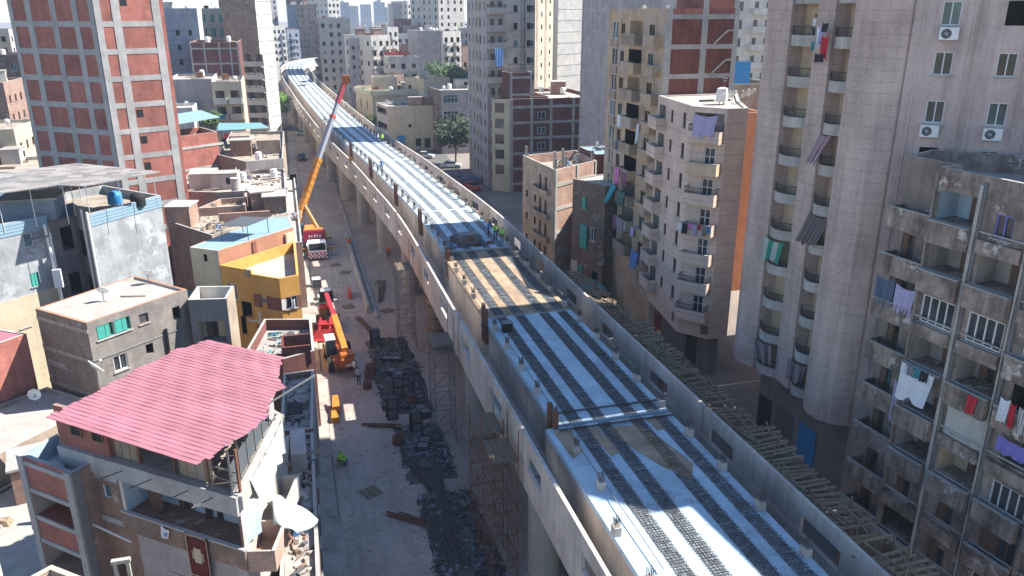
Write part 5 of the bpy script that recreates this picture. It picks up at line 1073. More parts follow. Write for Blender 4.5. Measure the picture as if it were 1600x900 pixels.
rubble([(-16, 123.4), (-11.2, 127.2), (-13.4, 132), (-18, 128.6)], 13.12, 160, .5, ('timber_dk', 'rubble', 'rust'), 'roof_rubble', 'dark timber heap on the small red brick house')
L10 = Building('flat_house', 'beige house with roof rooms and a turquoise canopy on the street front', 'building', [(-10.6, 127), (-6.4, 119.8), (-1.2, 121), (-.9, 150), (-10, 152)], 10.6, mat='pl_tan', mats={1: 'pl_white2'}, holes={1: grid([2, 4.4, 6.6], [3.4, 6.6], .8, 1.5, 'o')}, roof='roof_dust', par=.5)
for x0, y0, x1, y1, z in ((-9, 130, -6, 134, 12.8), (-5, 128.5, -1.5, 134, 12.2)): MB().box(x0, y0, 10.1, x1, y1, z, 'pl_tan').build('roof_room', L10.root)
t = thing('roof_canopy', 'turquoise sheet canopy on the beige street house', 'canopy', (-7, 138, 10.6)); MB().hexa([(-11, 134, 13.2), (-3.0, 137, 12.9), (-4.5, 141, 13.3), (-11, 140, 13.6), (-11, 134, 13.25), (-3.0, 137, 12.95), (-4.5, 141, 13.35), (-11, 140, 13.65)], 'tarp_turq').build('sheet', t)
for x, y in ((-10.5, 135), (-4, 137.4), (-6.8, 136.2)): MB().bar((x, y, 10.1), (x, y, 13.1), .05, 'steel').build('post', t)
rubble([(-6, 124.6), (-1.6, 124.6), (-1.6, 149), (-6, 149)], 10.12, 160, .4, ('debris', 'rubble', 'tarp_green'), 'roof_rubble', 'clutter on the roof of the beige street house')
# L11 - L13 white balcony houses
L11 = Building('balcony_house', 'white and cream house with four cluttered balcony rows up the street', 'building', bx(-12.9, -7.7, 158, 172), 18.8, mat='pl_cream', mats={0: 'pl_lilac'}, holes={1: grid([1.3, 3.9], [15.4-2.9*k for k in range(5)], 1.6, 1.8, 'l')}, roof='roof_dust')
for k in range(5):
    for u in (1.3, 3.9): balcony(L11.faces[1], u, 15.0-2.9*k, 2.3, 1.1, .9, 'box', ['pl_white', 'pl_cream', 'pl_lilac'][k % 3])
for i, (u, z, m, lab) in enumerate(((1.2, 13.2, 'cloth_teal', 'teal blind on the cluttered balcony house'), (3.7, 10.0, 'cloth_white', 'white washing on the cluttered balcony house'), (1.9, 9.6, 'cloth_red', 'red washing on the cluttered balcony house'))): cloth('laundry', lab, 'laundry', L11.faces[1], u, 1.15, z, 1.2, 1.0, m)
L11b = Building('plastered_house', 'plain lilac grey house wall behind the beige roofs', 'building', bx(-20.5, -12.95, 160, 175), 19.2, mat='pl_lilac', roof='roof_grey')
L11c = Building('pink_house', 'sunlit white and pink house corner beside the brick tower', 'building', bx(-22, -15.8, 150, 158), 15.2, mat='pl_white', roof='roof_white'); L11c.faces[1].part('pink_band', 0, 6.2, 0, .05, 13.3, 13.9, 'brick_pink')
L12 = Building('brick_frame_block', 'dark red brick grid block left of the tall street tower', 'building', bx(-17.5, -8.3, 175, 190), 25.1, mat='brick_dk', roof='roof_dust'); frame_grid(L12.faces[1], [.2, 2.7, 5.5, 7.6, 9.0], [9.4+2.9*k for k in range(6)], .28, .3, 'brick_dk', 'concrete')
L13 = Building('street_tower', 'tall street tower with bright white side and arched balconies', 'building', [(-12.5, 243), (-12.5, 203), (-4.9, 200), (-1.6, 206.2), (-3, 243)], 40, mat='pl_tan', mats={2: 'pl_white', 1: 'brick_brown', 3: 'pl_white2'}, holes={1: grid([5.2, 7.8], [19.6-2.9*k for k in range(6)], 1.8, 1.9, 'l')}, roof='roof_dust')
for k in range(14): L13.faces[2].part('slab_line', 0, 7.0, 0, .05, 4+2.9*k, 4.12+2.9*k, 'concrete_dk')
for k in range(6): balcony(L13.faces[1], 6.2, 19.0-2.9*k, 6.6, 1.6, .9, 'box', 'pl_white')
for k in range(3): 
    for u in (4.6, 6.3, 8.0): L13.faces[1].part('arch_panel', u-.7, u+.7, 1.5, 1.55, 16.1-2.9*k+.95, 16.1-2.9*k+1.4, 'pl_white')
L14 = Building('balcony_house', 'house coloured bluish for its shaded front and white for its sunlit side, far left behind the dark brick grid', 'building', bx(-25.5, -16.6, 190, 204), 31.5, mat='pl_bluegrey', mats={2: 'pl_white'}, holes={1: grid([2, 4.5, 7], [8+3*k for k in range(7)], .7, 1.1, 'o')})  # shaded front and sunlit side put into two wall colours
L15 = Building('balcony_house', 'bright white house with green arched windows on the far left', 'building', bx(-20.4, -13, 230, 245), 31.6, mat='pl_white', holes={1: grid([1.6, 3.8, 6.0], [18+3.4*k for k in range(4)], 1.0, 1.9, 'g')})
L16 = Building('brick_block', 'brown brick block between the white house and the street tower', 'building', bx(-13.4, -9.2, 236, 250), 29.6, mat='brick_brown', holes={1: grid([1, 3], [16+3*k for k in range(4)], .8, 1.2, 'o')})
L17 = Building('striped_tower', 'tall concrete striped tower behind the street tower', 'building', bx(-16, -7, 252, 270), 44, mat='concrete'); 
for k in range(10): L17.faces[1].part('brick_band', 0, 9, 0, .06, 20+2.4*k, 21.2+2.4*k, 'brick_brown')
L18 = Building('mast_house', 'white block with scaffold mast at the far left', 'building', bx(-30, -24, 215, 230), 33, mat='pl_white2', holes={1: grid([1.5, 4], [14+3*k for k in range(6)], 1, 1.3, 'o')})
for i, (x, y, z, m) in enumerate(((-56, 150, 20, 'brick_old'), (-50, 130, 15, 'pl_cream'), (-44, 118, 11, 'pl_white2'), (-70, 170, 24, 'pl_white2'), (-46, 175, 26, 'brick_old'), (-62, 120, 12, 'pl_tan'), (-36, 205, 27, 'pl_tan'), (-44, 98, 11, 'pl_tan'))):
    b = Building('back_street_house', ['old brick', 'cream', 'white', 'tall white', 'tall brick', 'tan', 'tall tan', 'low tan'][i]+' house seen past the left edge of the brick tower', 'building', bx(x, x+12, y, y+12), z, mat=m, holes={1: grid([2, 5, 8], [z-3.5-3*k for k in range(3)], 1, 1.3, 'o', .1), 2: grid([2, 5, 8], [z-3.5-3*k for k in range(3)], 1, 1.3, 'n', .1)})
t = thing('roof_canopy', 'blue sheet canopy at the left edge behind the checkered canopy', 'canopy', (-31, 84, 12)); MB().hexa([(-37, 83, 14.0), (-27, 82, 14.3), (-25.5, 86, 14.8), (-36, 88, 14.6), (-37, 83, 14.06), (-27, 82, 14.36), (-25.5, 86, 14.86), (-36, 88, 14.66)], 'sheet_blue').build('sheet', t)
for x, y in ((-34, 84), (-28, 83.2), (-27, 85.6)): MB().bar((x, y, 10), (x, y, 14.3), .06, 'steel').build('post', t)
L19 = Building('flat_house', 'dark low house under the blue canopy at the left edge', 'building', bx(-40, -26, 82, 96), 11.5, mat='brick_dk', roof='roof_grey')
# low roofs at the lower left
L20 = Building('brick_house', 'red brick house with pink sheet eaves at the left edge', 'building', [(-26, 60), (-21.5, 57.0), (-19.2, 59.5), (-24, 63)], 9.4, mat='brick', roof='pink_sheet', par=.05)
L20.faces[0].part('eave_sheet', -.3, 5.6, 0, .9, 7.2, 7.28, 'pink_sheet'); L20.faces[0].part('eave_sheet', -.3, 5.6, 0, 1.0, 9.3, 9.38, 'pink_sheet')
L21 = Building('flat_house', 'low house with big white roof between the two brick houses', 'building', [(-23.2, 44.5), (-14.4, 55.6), (-18.6, 59.4), (-29, 50)], 5.2, mat='pl_tan', roof='roof_white', par=.25)
L22 = Building('flat_house', 'lowest white roofed house at the left edge below the brick wing', 'building', [(-26, 40), (-14.4, 36.5), (-13.2, 42.2), (-11.5, 48), (-15.2, 54), (-22.8, 44.4)], 3.2, mat='brick_brown', roof='roof_white', par=.2)
L23 = Building('roof_parapet', 'cream parapet corner of a nearer roof at the bottom left edge', 'building', [(-12, 25.6), (-9.6, 23.4), (-7.3, 25.6), (-9.7, 27.6)], 12.0, mat='pl_tan', mats={'cap': 'pl_cream', 'par': 'pl_tan'}, roof='roof_dust', par=.9)
L24 = Building('roof_parapet', 'white parapet corner cut by the left edge at the bottom', 'building', [(-16, 26.5), (-11.6, 26.9), (-11.7, 28.6), (-16, 30)], 11.8, mat='pl_white', mats={'cap': 'pl_cream'}, roof='roof_white', par=.9)
t = thing('baluster', 'small white concrete baluster frame at the bottom left', 'post', (-7.75, 28.6, 9)); MB().box(-8.0, 28.55, 8.5, -7.87, 28.7, 10.9, 'concrete_lt').box(-7.55, 28.55, 8.5, -7.42, 28.7, 10.9, 'concrete_lt').box(-8.05, 28.53, 10.9, -7.37, 28.72, 11.05, 'concrete_lt').build('frame', t)
# street front in the shade
L25 = Building('flat_house', 'low brick house with littered roof between the yellow house and the pink roof', 'building', [(-4.6, 59.2), (-2.0, 56.6), (.4, 57.6), (.4, 64.5), (-3.4, 65.5)], 6.6, mat='brick_dk', mats={'par': 'brick_dk'}, roof='roof_grey', par=.9)
MB().box(-1.9, 57.3, 5.7, .1, 57.5, 7.2, 'brick_dk').box(-1.9, 59.6, 5.7, .1, 59.8, 7.2, 'brick_dk').box(-2.0, 57.5, 5.7, -1.85, 59.6, 7.2, 'brick_dk').build('roof_room', L25.root)
rubble([(-4, 59.4), (-2, 57.2), (0, 57.8), (0, 63.5), (-3, 64.5)], 5.72, 120, .3, ('debris', 'cloth_teal', 'rubble'), 'roof_rubble', 'litter on the shaded low brick roof')
L26 = Building('flat_house', 'narrow shaded house with broken roof beside the pink roofed house', 'building', [(-2.2, 49.2), (-2.1, 47.4), (-.2, 47.2), (.2, 56.4), (-2.0, 56.2)], 5.6, mat='brick_brown', mats={2: 'pl_lilac'}, roof='roof_grey', par=.5, holes={2: grid([2, 5, 8], [.6], 1.2, 2.2, 'o')})
MB().box(-1.8, 50.4, 5.12, -.8, 52, 5.2, 'black').build('roof_hole', L26.root)
L27 = Building('street_front', 'long shaded narrow street front with shutters below the white tarpaulin', 'building', [(-1.9, 47.1), (-2.6, 24), (-.6, 24), (-.2, 47.1)], 5.4, mat='brick_brown', roof='roof_grey', par=.3, holes={2: grid([2+3*k for k in range(7)], [.5], 1.6, 2.3, 'o', 0, alt='b')+grid([2+3*k for k in range(7)], [3.6], .9, 1.2, 'n')})
MB().box(-1.6, 43, 5.1, -.7, 46, 6.3, 'concrete').build('roof_room', L27.root)
L28 = Building('street_front', 'cream lit shop wall along the street between yellow house and rubble roofs', 'building', [(-1.2, 123.6), (-.85, 85.2), (.3, 85.2), (.2, 123.6)], 7.6, mat='pl_white2', roof='roof_white', par=.3, holes={2: grid([3+4*k for k in range(9)], [.5], 1.8, 2.3, 'o', 0, alt='b')+grid([3+4*k for k in range(9)], [4.2], 1, 1.4, 'n')})

for i, b in enumerate(ALL):
    nm = b.root.name; a = abs(sum(b.pts[k][0]*b.pts[(k+1) % len(b.pts)][1]-b.pts[(k+1) % len(b.pts)][0]*b.pts[k][1] for k in range(len(b.pts))))/2
    if a < 25 or b in (L3, L1, R3, L5, L6, L1w, L3x, R2, R2b, L4): continue
    y = b.pts[0][1]; clutter(b, min(9, max(2, int(a/18))) if y < 330 else min(4, int(a/40)), i)
clutter(R3, 2, 81)

rubble([(-1.6, 46.6), (-2.3, 26), (-.9, 26), (-.5, 46.6)], 5.12, 220, .35, ('rubble', 'timber_dk', 'debris', 'brick_old'), 'roof_rubble', 'planks and rubble on the long shaded street front'); rubble([(-1.9, 49.4), (-.4, 47.8), (-.1, 56), (-1.8, 56)], 5.12, 90, .3, ('rubble', 'timber_dk', 'debris'), 'roof_rubble', 'rubble on the narrow shaded broken roof')
cloth('wall_sheet', 'long white sheet covering the street side of the brick house', 'sheet', l1r, 4.0, .22, 11.3, 5.6, 1.3, 'tarp_white', amp=.04, waves=6, slope=.25)
# ---------------- machines, vehicles, people, site clutter ----------------
def wheel(par, M, r=.45, w=.35):
    o = put('wheel', cached(('wheel', r, w), lambda: MB().bar((-w/2, 0, 0), (w/2, 0, 0), r, 'rubber', 14).mesh('wheel')), par, M)
    put('rim', cached(('rim', r, w), lambda: MB().bar((-w/2-.012, 0, 0), (w/2+.012, 0, 0), r*.55, 'alu', 10).mesh('rim')), o, M); return o
def loft(mb, secs, mat):
    """skin a list of equal-length closed rings"""
    k = len(secs[0]); q = len(mb.v); a = mb.mi(mat)
    for s in secs: mb.v += [tuple(p) for p in s]
    for i in range(len(secs)-1):
        for j in range(k): j2 = (j+1) % k; mb.f.append((q+i*k+j, q+i*k+j2, q+(i+1)*k+j2, q+(i+1)*k+j)); mb.m.append(a)
    mb.f.append(tuple(q+j for j in range(k))[::-1]); mb.f.append(tuple(q+(len(secs)-1)*k+j for j in range(k))); mb.m += [a, a]
def car(label, x, y, rz, mat, z=0, van=False, group='parked cars'):
    t = thing('parked_car', label, 'car', (x, y, z), rz, group); M = WM[t]
    def body():
        mb = MB(); h = .95 if not van else 1.05
        secs = []
        for yy, zt, w in ((-2.15, .62, .72), (-2.05, .78, .82), (-.9, .9, .86), (1.3, .95, .86), (2.0, .88, .82), (2.12, .6, .74)):
            secs.append([(-w, yy, .28), (w, yy, .28), (w, yy, zt*.8), (w*.93, yy, zt), (-w*.93, yy, zt), (-w, yy, zt*.8)])
        loft(mb, secs, mat); return mb.mesh('body')
    def cabin():
        mb = MB(); tp = 1.42 if not van else 1.85; a, b, c, d = (-1.0, -.35, .95, 1.55) if not van else (-1.7, -1.3, 1.75, 1.95)
        n = [(-.78, a, .86), (.78, a, .86), (.78, d, .9), (-.78, d, .9), (-.62, b, tp), (.62, b, tp), (.62, c, tp), (-.62, c, tp)]
        mb.hexa(n, 'car_glass'); mb.hexa([(-.63, b-.02, tp-.04), (.63, b-.02, tp-.04), (.63, c+.02, tp-.04), (-.63, c+.02, tp-.04), (-.58, b+.05, tp+.03), (.58, b+.05, tp+.03), (.58, c-.05, tp+.03), (-.58, c-.05, tp+.03)], mat); return mb.mesh('cabin')
    put('body', cached(('cb', mat, van), body), t, M); put('cabin', cached(('cc', mat, van), cabin), t, M)
    for sx in (-.78, .78):
        for sy in (-1.35, 1.3): wheel(t, M @ Matrix.Translation((sx, sy, .31)), .31, .2)
        put('headlight', cached('hl', lambda: MB().box(-.14, -.04, -.06, .14, .04, .06, 'alu').mesh('headlight')), t, M @ Matrix.Translation((sx*.75, -2.12, .62)))
    return t
for lab, x, y, rz, m in (('white car parked by the tree right of the viaduct', 32.0, 163, R(75), 'car_white'), ('dark blue car in the shade beyond the viaduct wall', 33.1, 147.5, R(80), 'car_blue'), ('dark car near the blue panel house', 25.6, 192, R(70), 'car_black'), ('silver car nosing out by the verandas', 27.8, 187.5, R(78), 'car_silver'), ('red car low beside the cream windowed front', 31.6, 141, R(15), 'car_red'),
        ('dark car at the far left kerb under the green tree', .6, 228, R(80), 'car_blue'), ('silver car across the far left street', 3.8, 218, R(85), 'car_silver'), ('white van among the far left cars', 6.0, 222, R(88), 'car_white'), ('black car alone on the far left street', 2.2, 181, R(4), 'car_black'), ('white car on the far viaduct deck', None, None, 0, 'car_white'), ('red car below the brick house balconies', 25.8, 96.5, R(8), 'car_red'), ('beige car behind the far left van', 4.2, 232, R(85), 'car_beige'), ('grey car turning near the shaded tree', 28.6, 176, R(60), 'car_silver')):
    if x is None: p, d = at_s(258+S0); car(lab, p.x-.6, p.y, math.atan2(d.y, d.x)+R(90), m, DZ+.01)
    else: car(lab, x, y, rz, m, van='van' in lab)
# mobile crane
CR = thing('mobile_crane', 'orange mobile crane with long telescopic boom raised beside the viaduct', 'crane', (2.2, 109.5, 0)); CM = WM[CR]
def cpart(nm, mb, par=None): return put(nm, mb.mesh(nm), par or CR, CM)
cpart('chassis', MB().box(-1.25, -4.6, .75, 1.25, 5.2, 1.35, 'crane_grey').box(-1.3, -4.4, 1.3, 1.3, -1.5, 1.55, 'tank_white'))
for sx in (-1.05, 1.05):
    for sy in (-3.6, -2.2, 2.4, 3.9): wheel(CR, CM @ Matrix.Translation((sx, sy, .58)), .58, .42)
    for sy in (-4.2, 1.0): cpart('outrigger', MB().box(min(sx, sx*2.1), sy-.18, .85, max(sx, sx*2.1), sy+.18, 1.15, 'crane_yellow').bar((sx*2.1, sy, 0.02), (sx*2.1, sy, 1.0), .1, 'alu', 6).bar((sx*2.1, sy, 0), (sx*2.1, sy, .07), .35, 'steel', 8))
cb = cpart('driver_cab', MB().hexa([(-1.2, -6.2, .6), (1.2, -6.2, .6), (1.2, -4.6, .6), (-1.2, -4.6, .6), (-1.15, -5.95, 2.3), (1.15, -5.95, 2.3), (1.15, -4.6, 2.4), (-1.15, -4.6, 2.4)], 'tank_white'))
cpart('windscreen', MB().hexa([(-1.05, -6.14, 1.35), (1.05, -6.14, 1.35), (1.05, -6.0, 1.35), (-1.05, -6.0, 1.35), (-1.0, -6.03, 2.2), (1.0, -6.03, 2.2), (1.0, -5.9, 2.2), (-1.0, -5.9, 2.2)], 'car_glass'), cb)
ck = cpart('bumper', MB().box(-1.28, -6.45, .35, 1.28, -6.22, 1.05, 'maroon'), cb)
for i in range(10):
    for j in range(3):
        if (i+j) % 2: cpart('chequer', MB().box(-1.25+i*.25, -6.47, .37+j*.22, -1.0+i*.25, -6.455, .57+j*.22, 'tank_white'), cb)
cpart('slew_ring', MB().lathe([(.8, 1.35), (.8, 1.75)], 0, .6, 'steel', 16))
ss = cpart('superstructure', MB().box(-1.3, -1.6, 1.75, 1.2, 2.8, 2.6, 'crane_yellow').box(-1.5, -2.4, 1.8, 1.1, -1.6, 3.2, 'crane_yellow'))
cpart('counterweight', MB().hexa([(-1.6, -2.9, 1.7), (1.3, -2.9, 1.7), (1.3, -2.35, 1.7), (-1.6, -2.35, 1.7), (-1.6, -2.75, 3.1), (1.3, -2.75, 3.1), (1.3, -2.35, 3.1), (-1.6, -2.35, 3.1)], 'maroon'), ss)
for i, w in enumerate((.16, .1, .2, .14, .22)): cpart('lettering', MB().box(-.9+.34*i, -2.915, 2.2, -.9+.34*i+w, -2.83, 2.55, 'tank_white'), ss)
cpart('operator_cab', MB().hexa([(-2.2, -.6, 1.9), (-1.35, -.6, 1.9), (-1.35, 1.2, 1.9), (-2.2, 1.2, 1.9), (-2.15, -.3, 3.3), (-1.4, -.3, 3.3), (-1.4, 1.1, 3.3), (-2.15, 1.1, 3.3)], 'car_glass'), ss)
bb, bt_ = Vector((-2.3, .5, 3.6)), Vector((6.1, 8.5, 21.8)); bd = (bt_-bb).normalized()
def boomsec(a, b, r, mat, nm, par=None):
    P0, P1 = bb+(bt_-bb)*a, bb+(bt_-bb)*b; return cpart(nm, MB().bar(P0, P1, r, mat, 4), par)
bm = boomsec(0, .43, .52, 'crane_yellow', 'boom'); boomsec(.42, .74, .40, 'crane_grey', 'boom_section', bm); boomsec(.73, .985, .32, 'crane_grey', 'boom_section', bm); boomsec(.83, .985, .36, 'crane_red', 'boom_section', bm)
for i in range(9):
    P = bb+(bt_-bb)*(.045+.042*i); sd = bd.cross(Vector((0, 0, 1))).normalized(); cpart('stiffener', MB().bar(P-bd*.05, P+bd*.05, .56, 'crane_orange', 4), bm)
for a in (.43, .735): 
    P = bb+(bt_-bb)*a; cpart('collar', MB().bar(P-bd*.25, P+bd*.25, .58 if a < .5 else .46, 'crane_yellow' if a < .5 else 'barrier_red', 4), bm)
for i in range(7):
    P = bb+(bt_-bb)*(.845+.018*i); cpart('lettering', MB().bar(P+Vector((-.05, -.27, .0))-bd*.1, P+Vector((-.05, -.27, .0))+bd*.08, .1, 'tank_white', 4), bm)
P = bb+(bt_-bb)*1.0; cpart('boom_head', MB().box(P.x-.5, P.y-.5, P.z-.5, P.x+.5, P.y+.5, P.z+.6, 'crane_orange').bar(P+Vector((-.5, 0, .2)), P+Vector((-.5, 0, 1.3)), .12, 'steel'), bm)
P2 = bb+(bt_-bb)*.27; cpart('lift_cylinder', MB().bar((.5, -.6, 2.6), bb+(bt_-bb)*.13, .26, 'crane_yellow', 8).bar(bb+(bt_-bb)*.13-Vector((0, 0, .6)), P2, .16, 'alu', 8))
hk = bb+(bt_-bb)*.99
cpart('hoist_rope', MB().bar(hk, (hk.x, hk.y, 10.8), .025, 'steel', 3)); cpart('hook_block', MB().box(hk.x-.2, hk.y-.15, 10.2, hk.x+.2, hk.y+.15, 10.8, 'crane_yellow').bar((hk.x, hk.y, 9.8), (hk.x, hk.y, 10.2), .07, 'steel'))
# telehandler and red loader
TH = thing('telehandler', 'orange telehandler with big wheels and extended orange and red boom', 'telehandler', (2.6, 69.6, 0), R(4)); TM = WM[TH]
def tp(nm, mb, par=None): return put(nm, mb.mesh(nm), par or TH, TM)
tp('chassis', MB().box(-.75, -2.3, .7, .85, 2.3, 1.35, 'crane_orange').hexa([(-.2, -2.9, .75), (1.15, -2.9, .75), (1.15, -1.6, .75), (-.2, -1.6, .75), (-.1, -2.7, 1.9), (1.05, -2.7, 1.9), (1.05, -1.5, 1.95), (-.1, -1.5, 1.95)], 'crane_orange'))
for sx in (-.95, 1.05):
    for sy in (-1.6, 1.7): wheel(TH, TM @ Matrix.Translation((sx, sy, .68)), .68, .5)
c = tp('cab', MB().hexa([(-1.2, -1.0, 1.3), (-.25, -1.0, 1.3), (-.25, .9, 1.3), (-1.2, .9, 1.3), (-1.1, -.75, 2.65), (-.3, -.75, 2.65), (-.3, .7, 2.65), (-1.1, .7, 2.65)], 'car_glass')); tp('cab_roof', MB().box(-1.15, -.8, 2.65, -.25, .75, 2.75, 'tank_white'), c)
bm = tp('boom', MB().hexa([(.1, -2.0, 1.7), (.65, -2.0, 1.7), (.65, 4.6, 2.6), (.1, 4.6, 2.6), (.1, -2.0, 2.3), (.65, -2.0, 2.3), (.65, 4.6, 3.15), (.1, 4.6, 3.15)], 'crane_yellow'))
tp('boom_section', MB().hexa([(.18, 4.6, 2.65), (.58, 4.6, 2.65), (.5, 10.0, 3.2), (.1, 10.0, 3.2), (.18, 4.6, 3.1), (.58, 4.6, 3.1), (.5, 10.0, 3.6), (.1, 10.0, 3.6)], 'crane_red'), bm)
tp('fork_carriage', MB().box(-.4, 10.0, 2.6, 1.0, 10.15, 3.7, 'black').box(-.2, 10.1, 2.5, -.05, 11.3, 2.6, 'black').box(.6, 10.1, 2.5, .75, 11.3, 2.6, 'black'), bm)
tp('counterweight', MB().box(-.1, -3.15, .85, 1.05, -2.88, 1.6, 'crane_orange')); tp('number_plate', MB().box(.2, -3.17, 1.0, .75, -3.16, 1.15, 'tank_white'))
RL = thing('wheel_loader', 'red wheel loader with black wheels behind the orange telehandler', 'loader', (2.0, 78.2, 0), R(-8)); LM = WM[RL]
def rp(nm, mb, par=None): return put(nm, mb.mesh(nm), par or RL, LM)
rp('chassis', MB().box(-.8, -1.9, .7, .8, 1.9, 1.35, 'crane_red').hexa([(-.7, .6, 1.3), (.7, .6, 1.3), (.7, 2.2, 1.3), (-.7, 2.2, 1.3), (-.6, .8, 1.95), (.6, .8, 1.95), (.6, 2.1, 1.85), (-.6, 2.1, 1.85)], 'tank_white'))
for sx in (-.95, .95):
    for sy in (-1.3, 1.3): wheel(RL, LM @ Matrix.Translation((sx, sy, .62)), .62, .42)
rp('cab', MB().hexa([(-.65, -.7, 1.35), (.65, -.7, 1.35), (.65, .6, 1.35), (-.65, .6, 1.35), (-.55, -.55, 2.6), (.55, -.55, 2.6), (.55, .5, 2.6), (-.55, .5, 2.6)], 'car_glass')); rp('cab_roof', MB().box(-.62, -.6, 2.6, .62, .55, 2.7, 'crane_red'))
for sx in (-.5, .5): rp('lift_arm', MB().bar((sx, -.8, 1.7), (sx, -2.7, .7), .14, 'crane_red'))
rp('bucket', MB().hexa([(-1.2, -3.3, .15), (1.2, -3.3, .15), (1.2, -2.6, .15), (-1.2, -2.6, .15), (-1.2, -3.0, .3), (1.2, -3.0, .3), (1.2, -2.5, 1.1), (-1.2, -2.5, 1.1)], 'crane_red'))
# people: one skinned body each, clothes by height on the body
def person_mat(name, trousers, shirt, hat, vest=None):
    m, nt, b = newmat(name, shirt, .85)
    tc = node(nt, 'ShaderNodeTexCoord'); sx = node(nt, 'ShaderNodeSeparateXYZ'); nt.links.new(tc.outputs['Object'], sx.inputs[0])
    dv_ = node(nt, 'ShaderNodeMath', operation='DIVIDE'); nt.links.new(sx.outputs[2], dv_.inputs[0]); dv_.inputs[1].default_value = 2.0
    c = ramp(nt, dv_.outputs[0], [(0, (.03, .03, .03)), (.045, trousers), (.47, trousers), (.475, vest or shirt), (.66, vest or shirt), (.70, vest or shirt), (.735, (.32, .18, .12)), (.815, hat)])
    nt.nodes[-1].color_ramp.interpolation = 'CONSTANT'; nt.links.new(c, b.inputs['Base Color']); return m
def person(label, x, y, z, rz, mat, pose='stand'):
    V = {'pel': (0, 0, .95), 'sp': (0, 0, 1.15), 'ch': (0, 0, 1.36), 'nk': (0, 0, 1.5), 'hd': (0, -.02, 1.6), 'tp': (0, -.01, 1.72)}
    Rr = {'pel': .14, 'sp': .13, 'ch': .15, 'nk': .06, 'hd': .095, 'tp': .085}; E_ = [('pel', 'sp'), ('sp', 'ch'), ('ch', 'nk'), ('nk', 'hd'), ('hd', 'tp')]
    walk = .18 if pose == 'walk' else .03
    for s, k in ((-1, 'l'), (1, 'r')):
        f = walk*s
        V.update({k+'sh': (s*.19, 0, 1.42), k+'el': (s*.27, .04-f*.5, 1.14), k+'wr': (s*.25, -.08-f*.6, .9), k+'fi': (s*.24, -.1-f*.6, .8), k+'th': (s*.2, -.14-f*.6, .86), k+'hp': (s*.1, 0, .9), k+'kn': (s*.11, -.03-f, .5), k+'an': (s*.11, .02-f*1.4 if s > 0 else .02-f*1.2, .08), k+'to': (s*.12, -.16-f*1.3, .04)})
        if pose == 'work': V.update({k+'el': (s*.26, -.16, 1.18), k+'wr': (s*.16, -.38, 1.12), k+'fi': (s*.14, -.47, 1.1), k+'th': (s*.1, -.42, 1.16)})
        if pose == 'sit': V.update({k+'kn': (s*.16, -.42, .98), k+'an': (s*.15, -.40, .56), k+'to': (s*.16, -.56, .53), k+'wr': (s*.16, -.34, 1.06), k+'fi': (s*.15, -.42, 1.04), k+'th': (s*.1, -.38, 1.08)})
        Rr.update({k+'sh': .075, k+'el': .052, k+'wr': .038, k+'fi': .03, k+'th': .018, k+'hp': .1, k+'kn': .066, k+'an': .048, k+'to': .045})
        E_ += [('ch', k+'sh'), (k+'sh', k+'el'), (k+'el', k+'wr'), (k+'wr', k+'fi'), (k+'wr', k+'th'), ('pel', k+'hp'), (k+'hp', k+'kn'), (k+'kn', k+'an'), (k+'an', k+'to')]
    names = list(V); me = bpy.data.meshes.new('person'); dz = -.5 if pose == 'sit' else 0
    me.from_pydata([V[n_] for n_ in names], [(names.index(a), names.index(b)) for a, b in E_], []); me.materials.append(MATS[mat])
    o = put('person', me, None, Matrix.Translation((x, y, z+dz)) @ Matrix.Rotation(rz, 4, 'Z'))
    sk = o.modifiers.new('skin', 'SKIN'); lay = me.skin_vertices[0].data
    for i, n_ in enumerate(names): lay[i].radius = (Rr[n_],)*2
    lay[0].use_root = True; sk.use_smooth_shade = True; sb_ = o.modifiers.new('sub', 'SUBSURF'); sb_.levels = sb_.render_levels = 1
    return tag(o, label, 'person', 'people at work and in the street')
person_mat('pm1', (.02, .022, .03), (.34, .42, .48), (.05, .08, .35)); person_mat('pm2', (.06, .07, .1), (.5, .5, .5), (.5, .45, .1), (.3, .65, .08)); person_mat('pm3', (.05, .05, .06), (.5, .12, .03), (.6, .6, .6), (.6, .14, .02)); person_mat('pm4', (.10, .09, .08), (.7, .7, .7), (.04, .03, .02)); person_mat('pm5', (.03, .04, .07), (.08, .16, .4), (.7, .65, .1))
person('person in blue cap, light blue shirt and dark trousers beside the telehandler', 3.95, 64.5, 0, R(160), 'pm1'); person('person in white shirt at the rear wheel of the telehandler', 3.75, 66.3, 0, R(120), 'pm4', 'walk')
person('person in green vest sitting on a box near the left kerb', 1.5, 51.6, .05, R(60), 'pm2', 'sit')
person('worker in green vest standing right of the crane', 3.6, 111.6, 0, R(200), 'pm2'); person('worker in orange vest under the viaduct edge', 6.6, 107.4, 0, R(150), 'pm3', 'walk'); person('worker in orange vest between two columns', 11.2, 101.5, 0, R(30), 'pm3')
for i, (dx, yy, m, p, lab) in enumerate(((2.4, 74.0, 'pm2', 'work', 'worker in green vest bending over tools at the deck edge'), (2.0, 75.2, 'pm5', 'work', 'worker in blue shirt beside the deck tools'), (2.75, 72.6, 'pm2', 'stand', 'worker in green vest nearest the deck joint'), (4.3, 69.6, 'pm3', 'walk', 'worker in orange vest on the ledge by the right wall'))):
    q = bp(yy+S0, dx, DZ if dx < 3 else 6.6); person(lab, *q, R(80*i), m, p)
for i, (yy, dx) in enumerate(((113, -2.6), (138, 2.6), (139, 2.1))): q = bp(yy+S0, dx, DZ); person(['worker far up the deck at its left edge', 'worker in green vest far up the deck by the right wall', 'worker in white shirt far up the deck'][i], *q, R(40*i), ['pm5', 'pm2', 'pm4'][i])
person('person in white leaning on a high curved balcony rail', *R2.faces[6].P(1.6, .7, FL[9]-.2), R(-90), 'pm4')
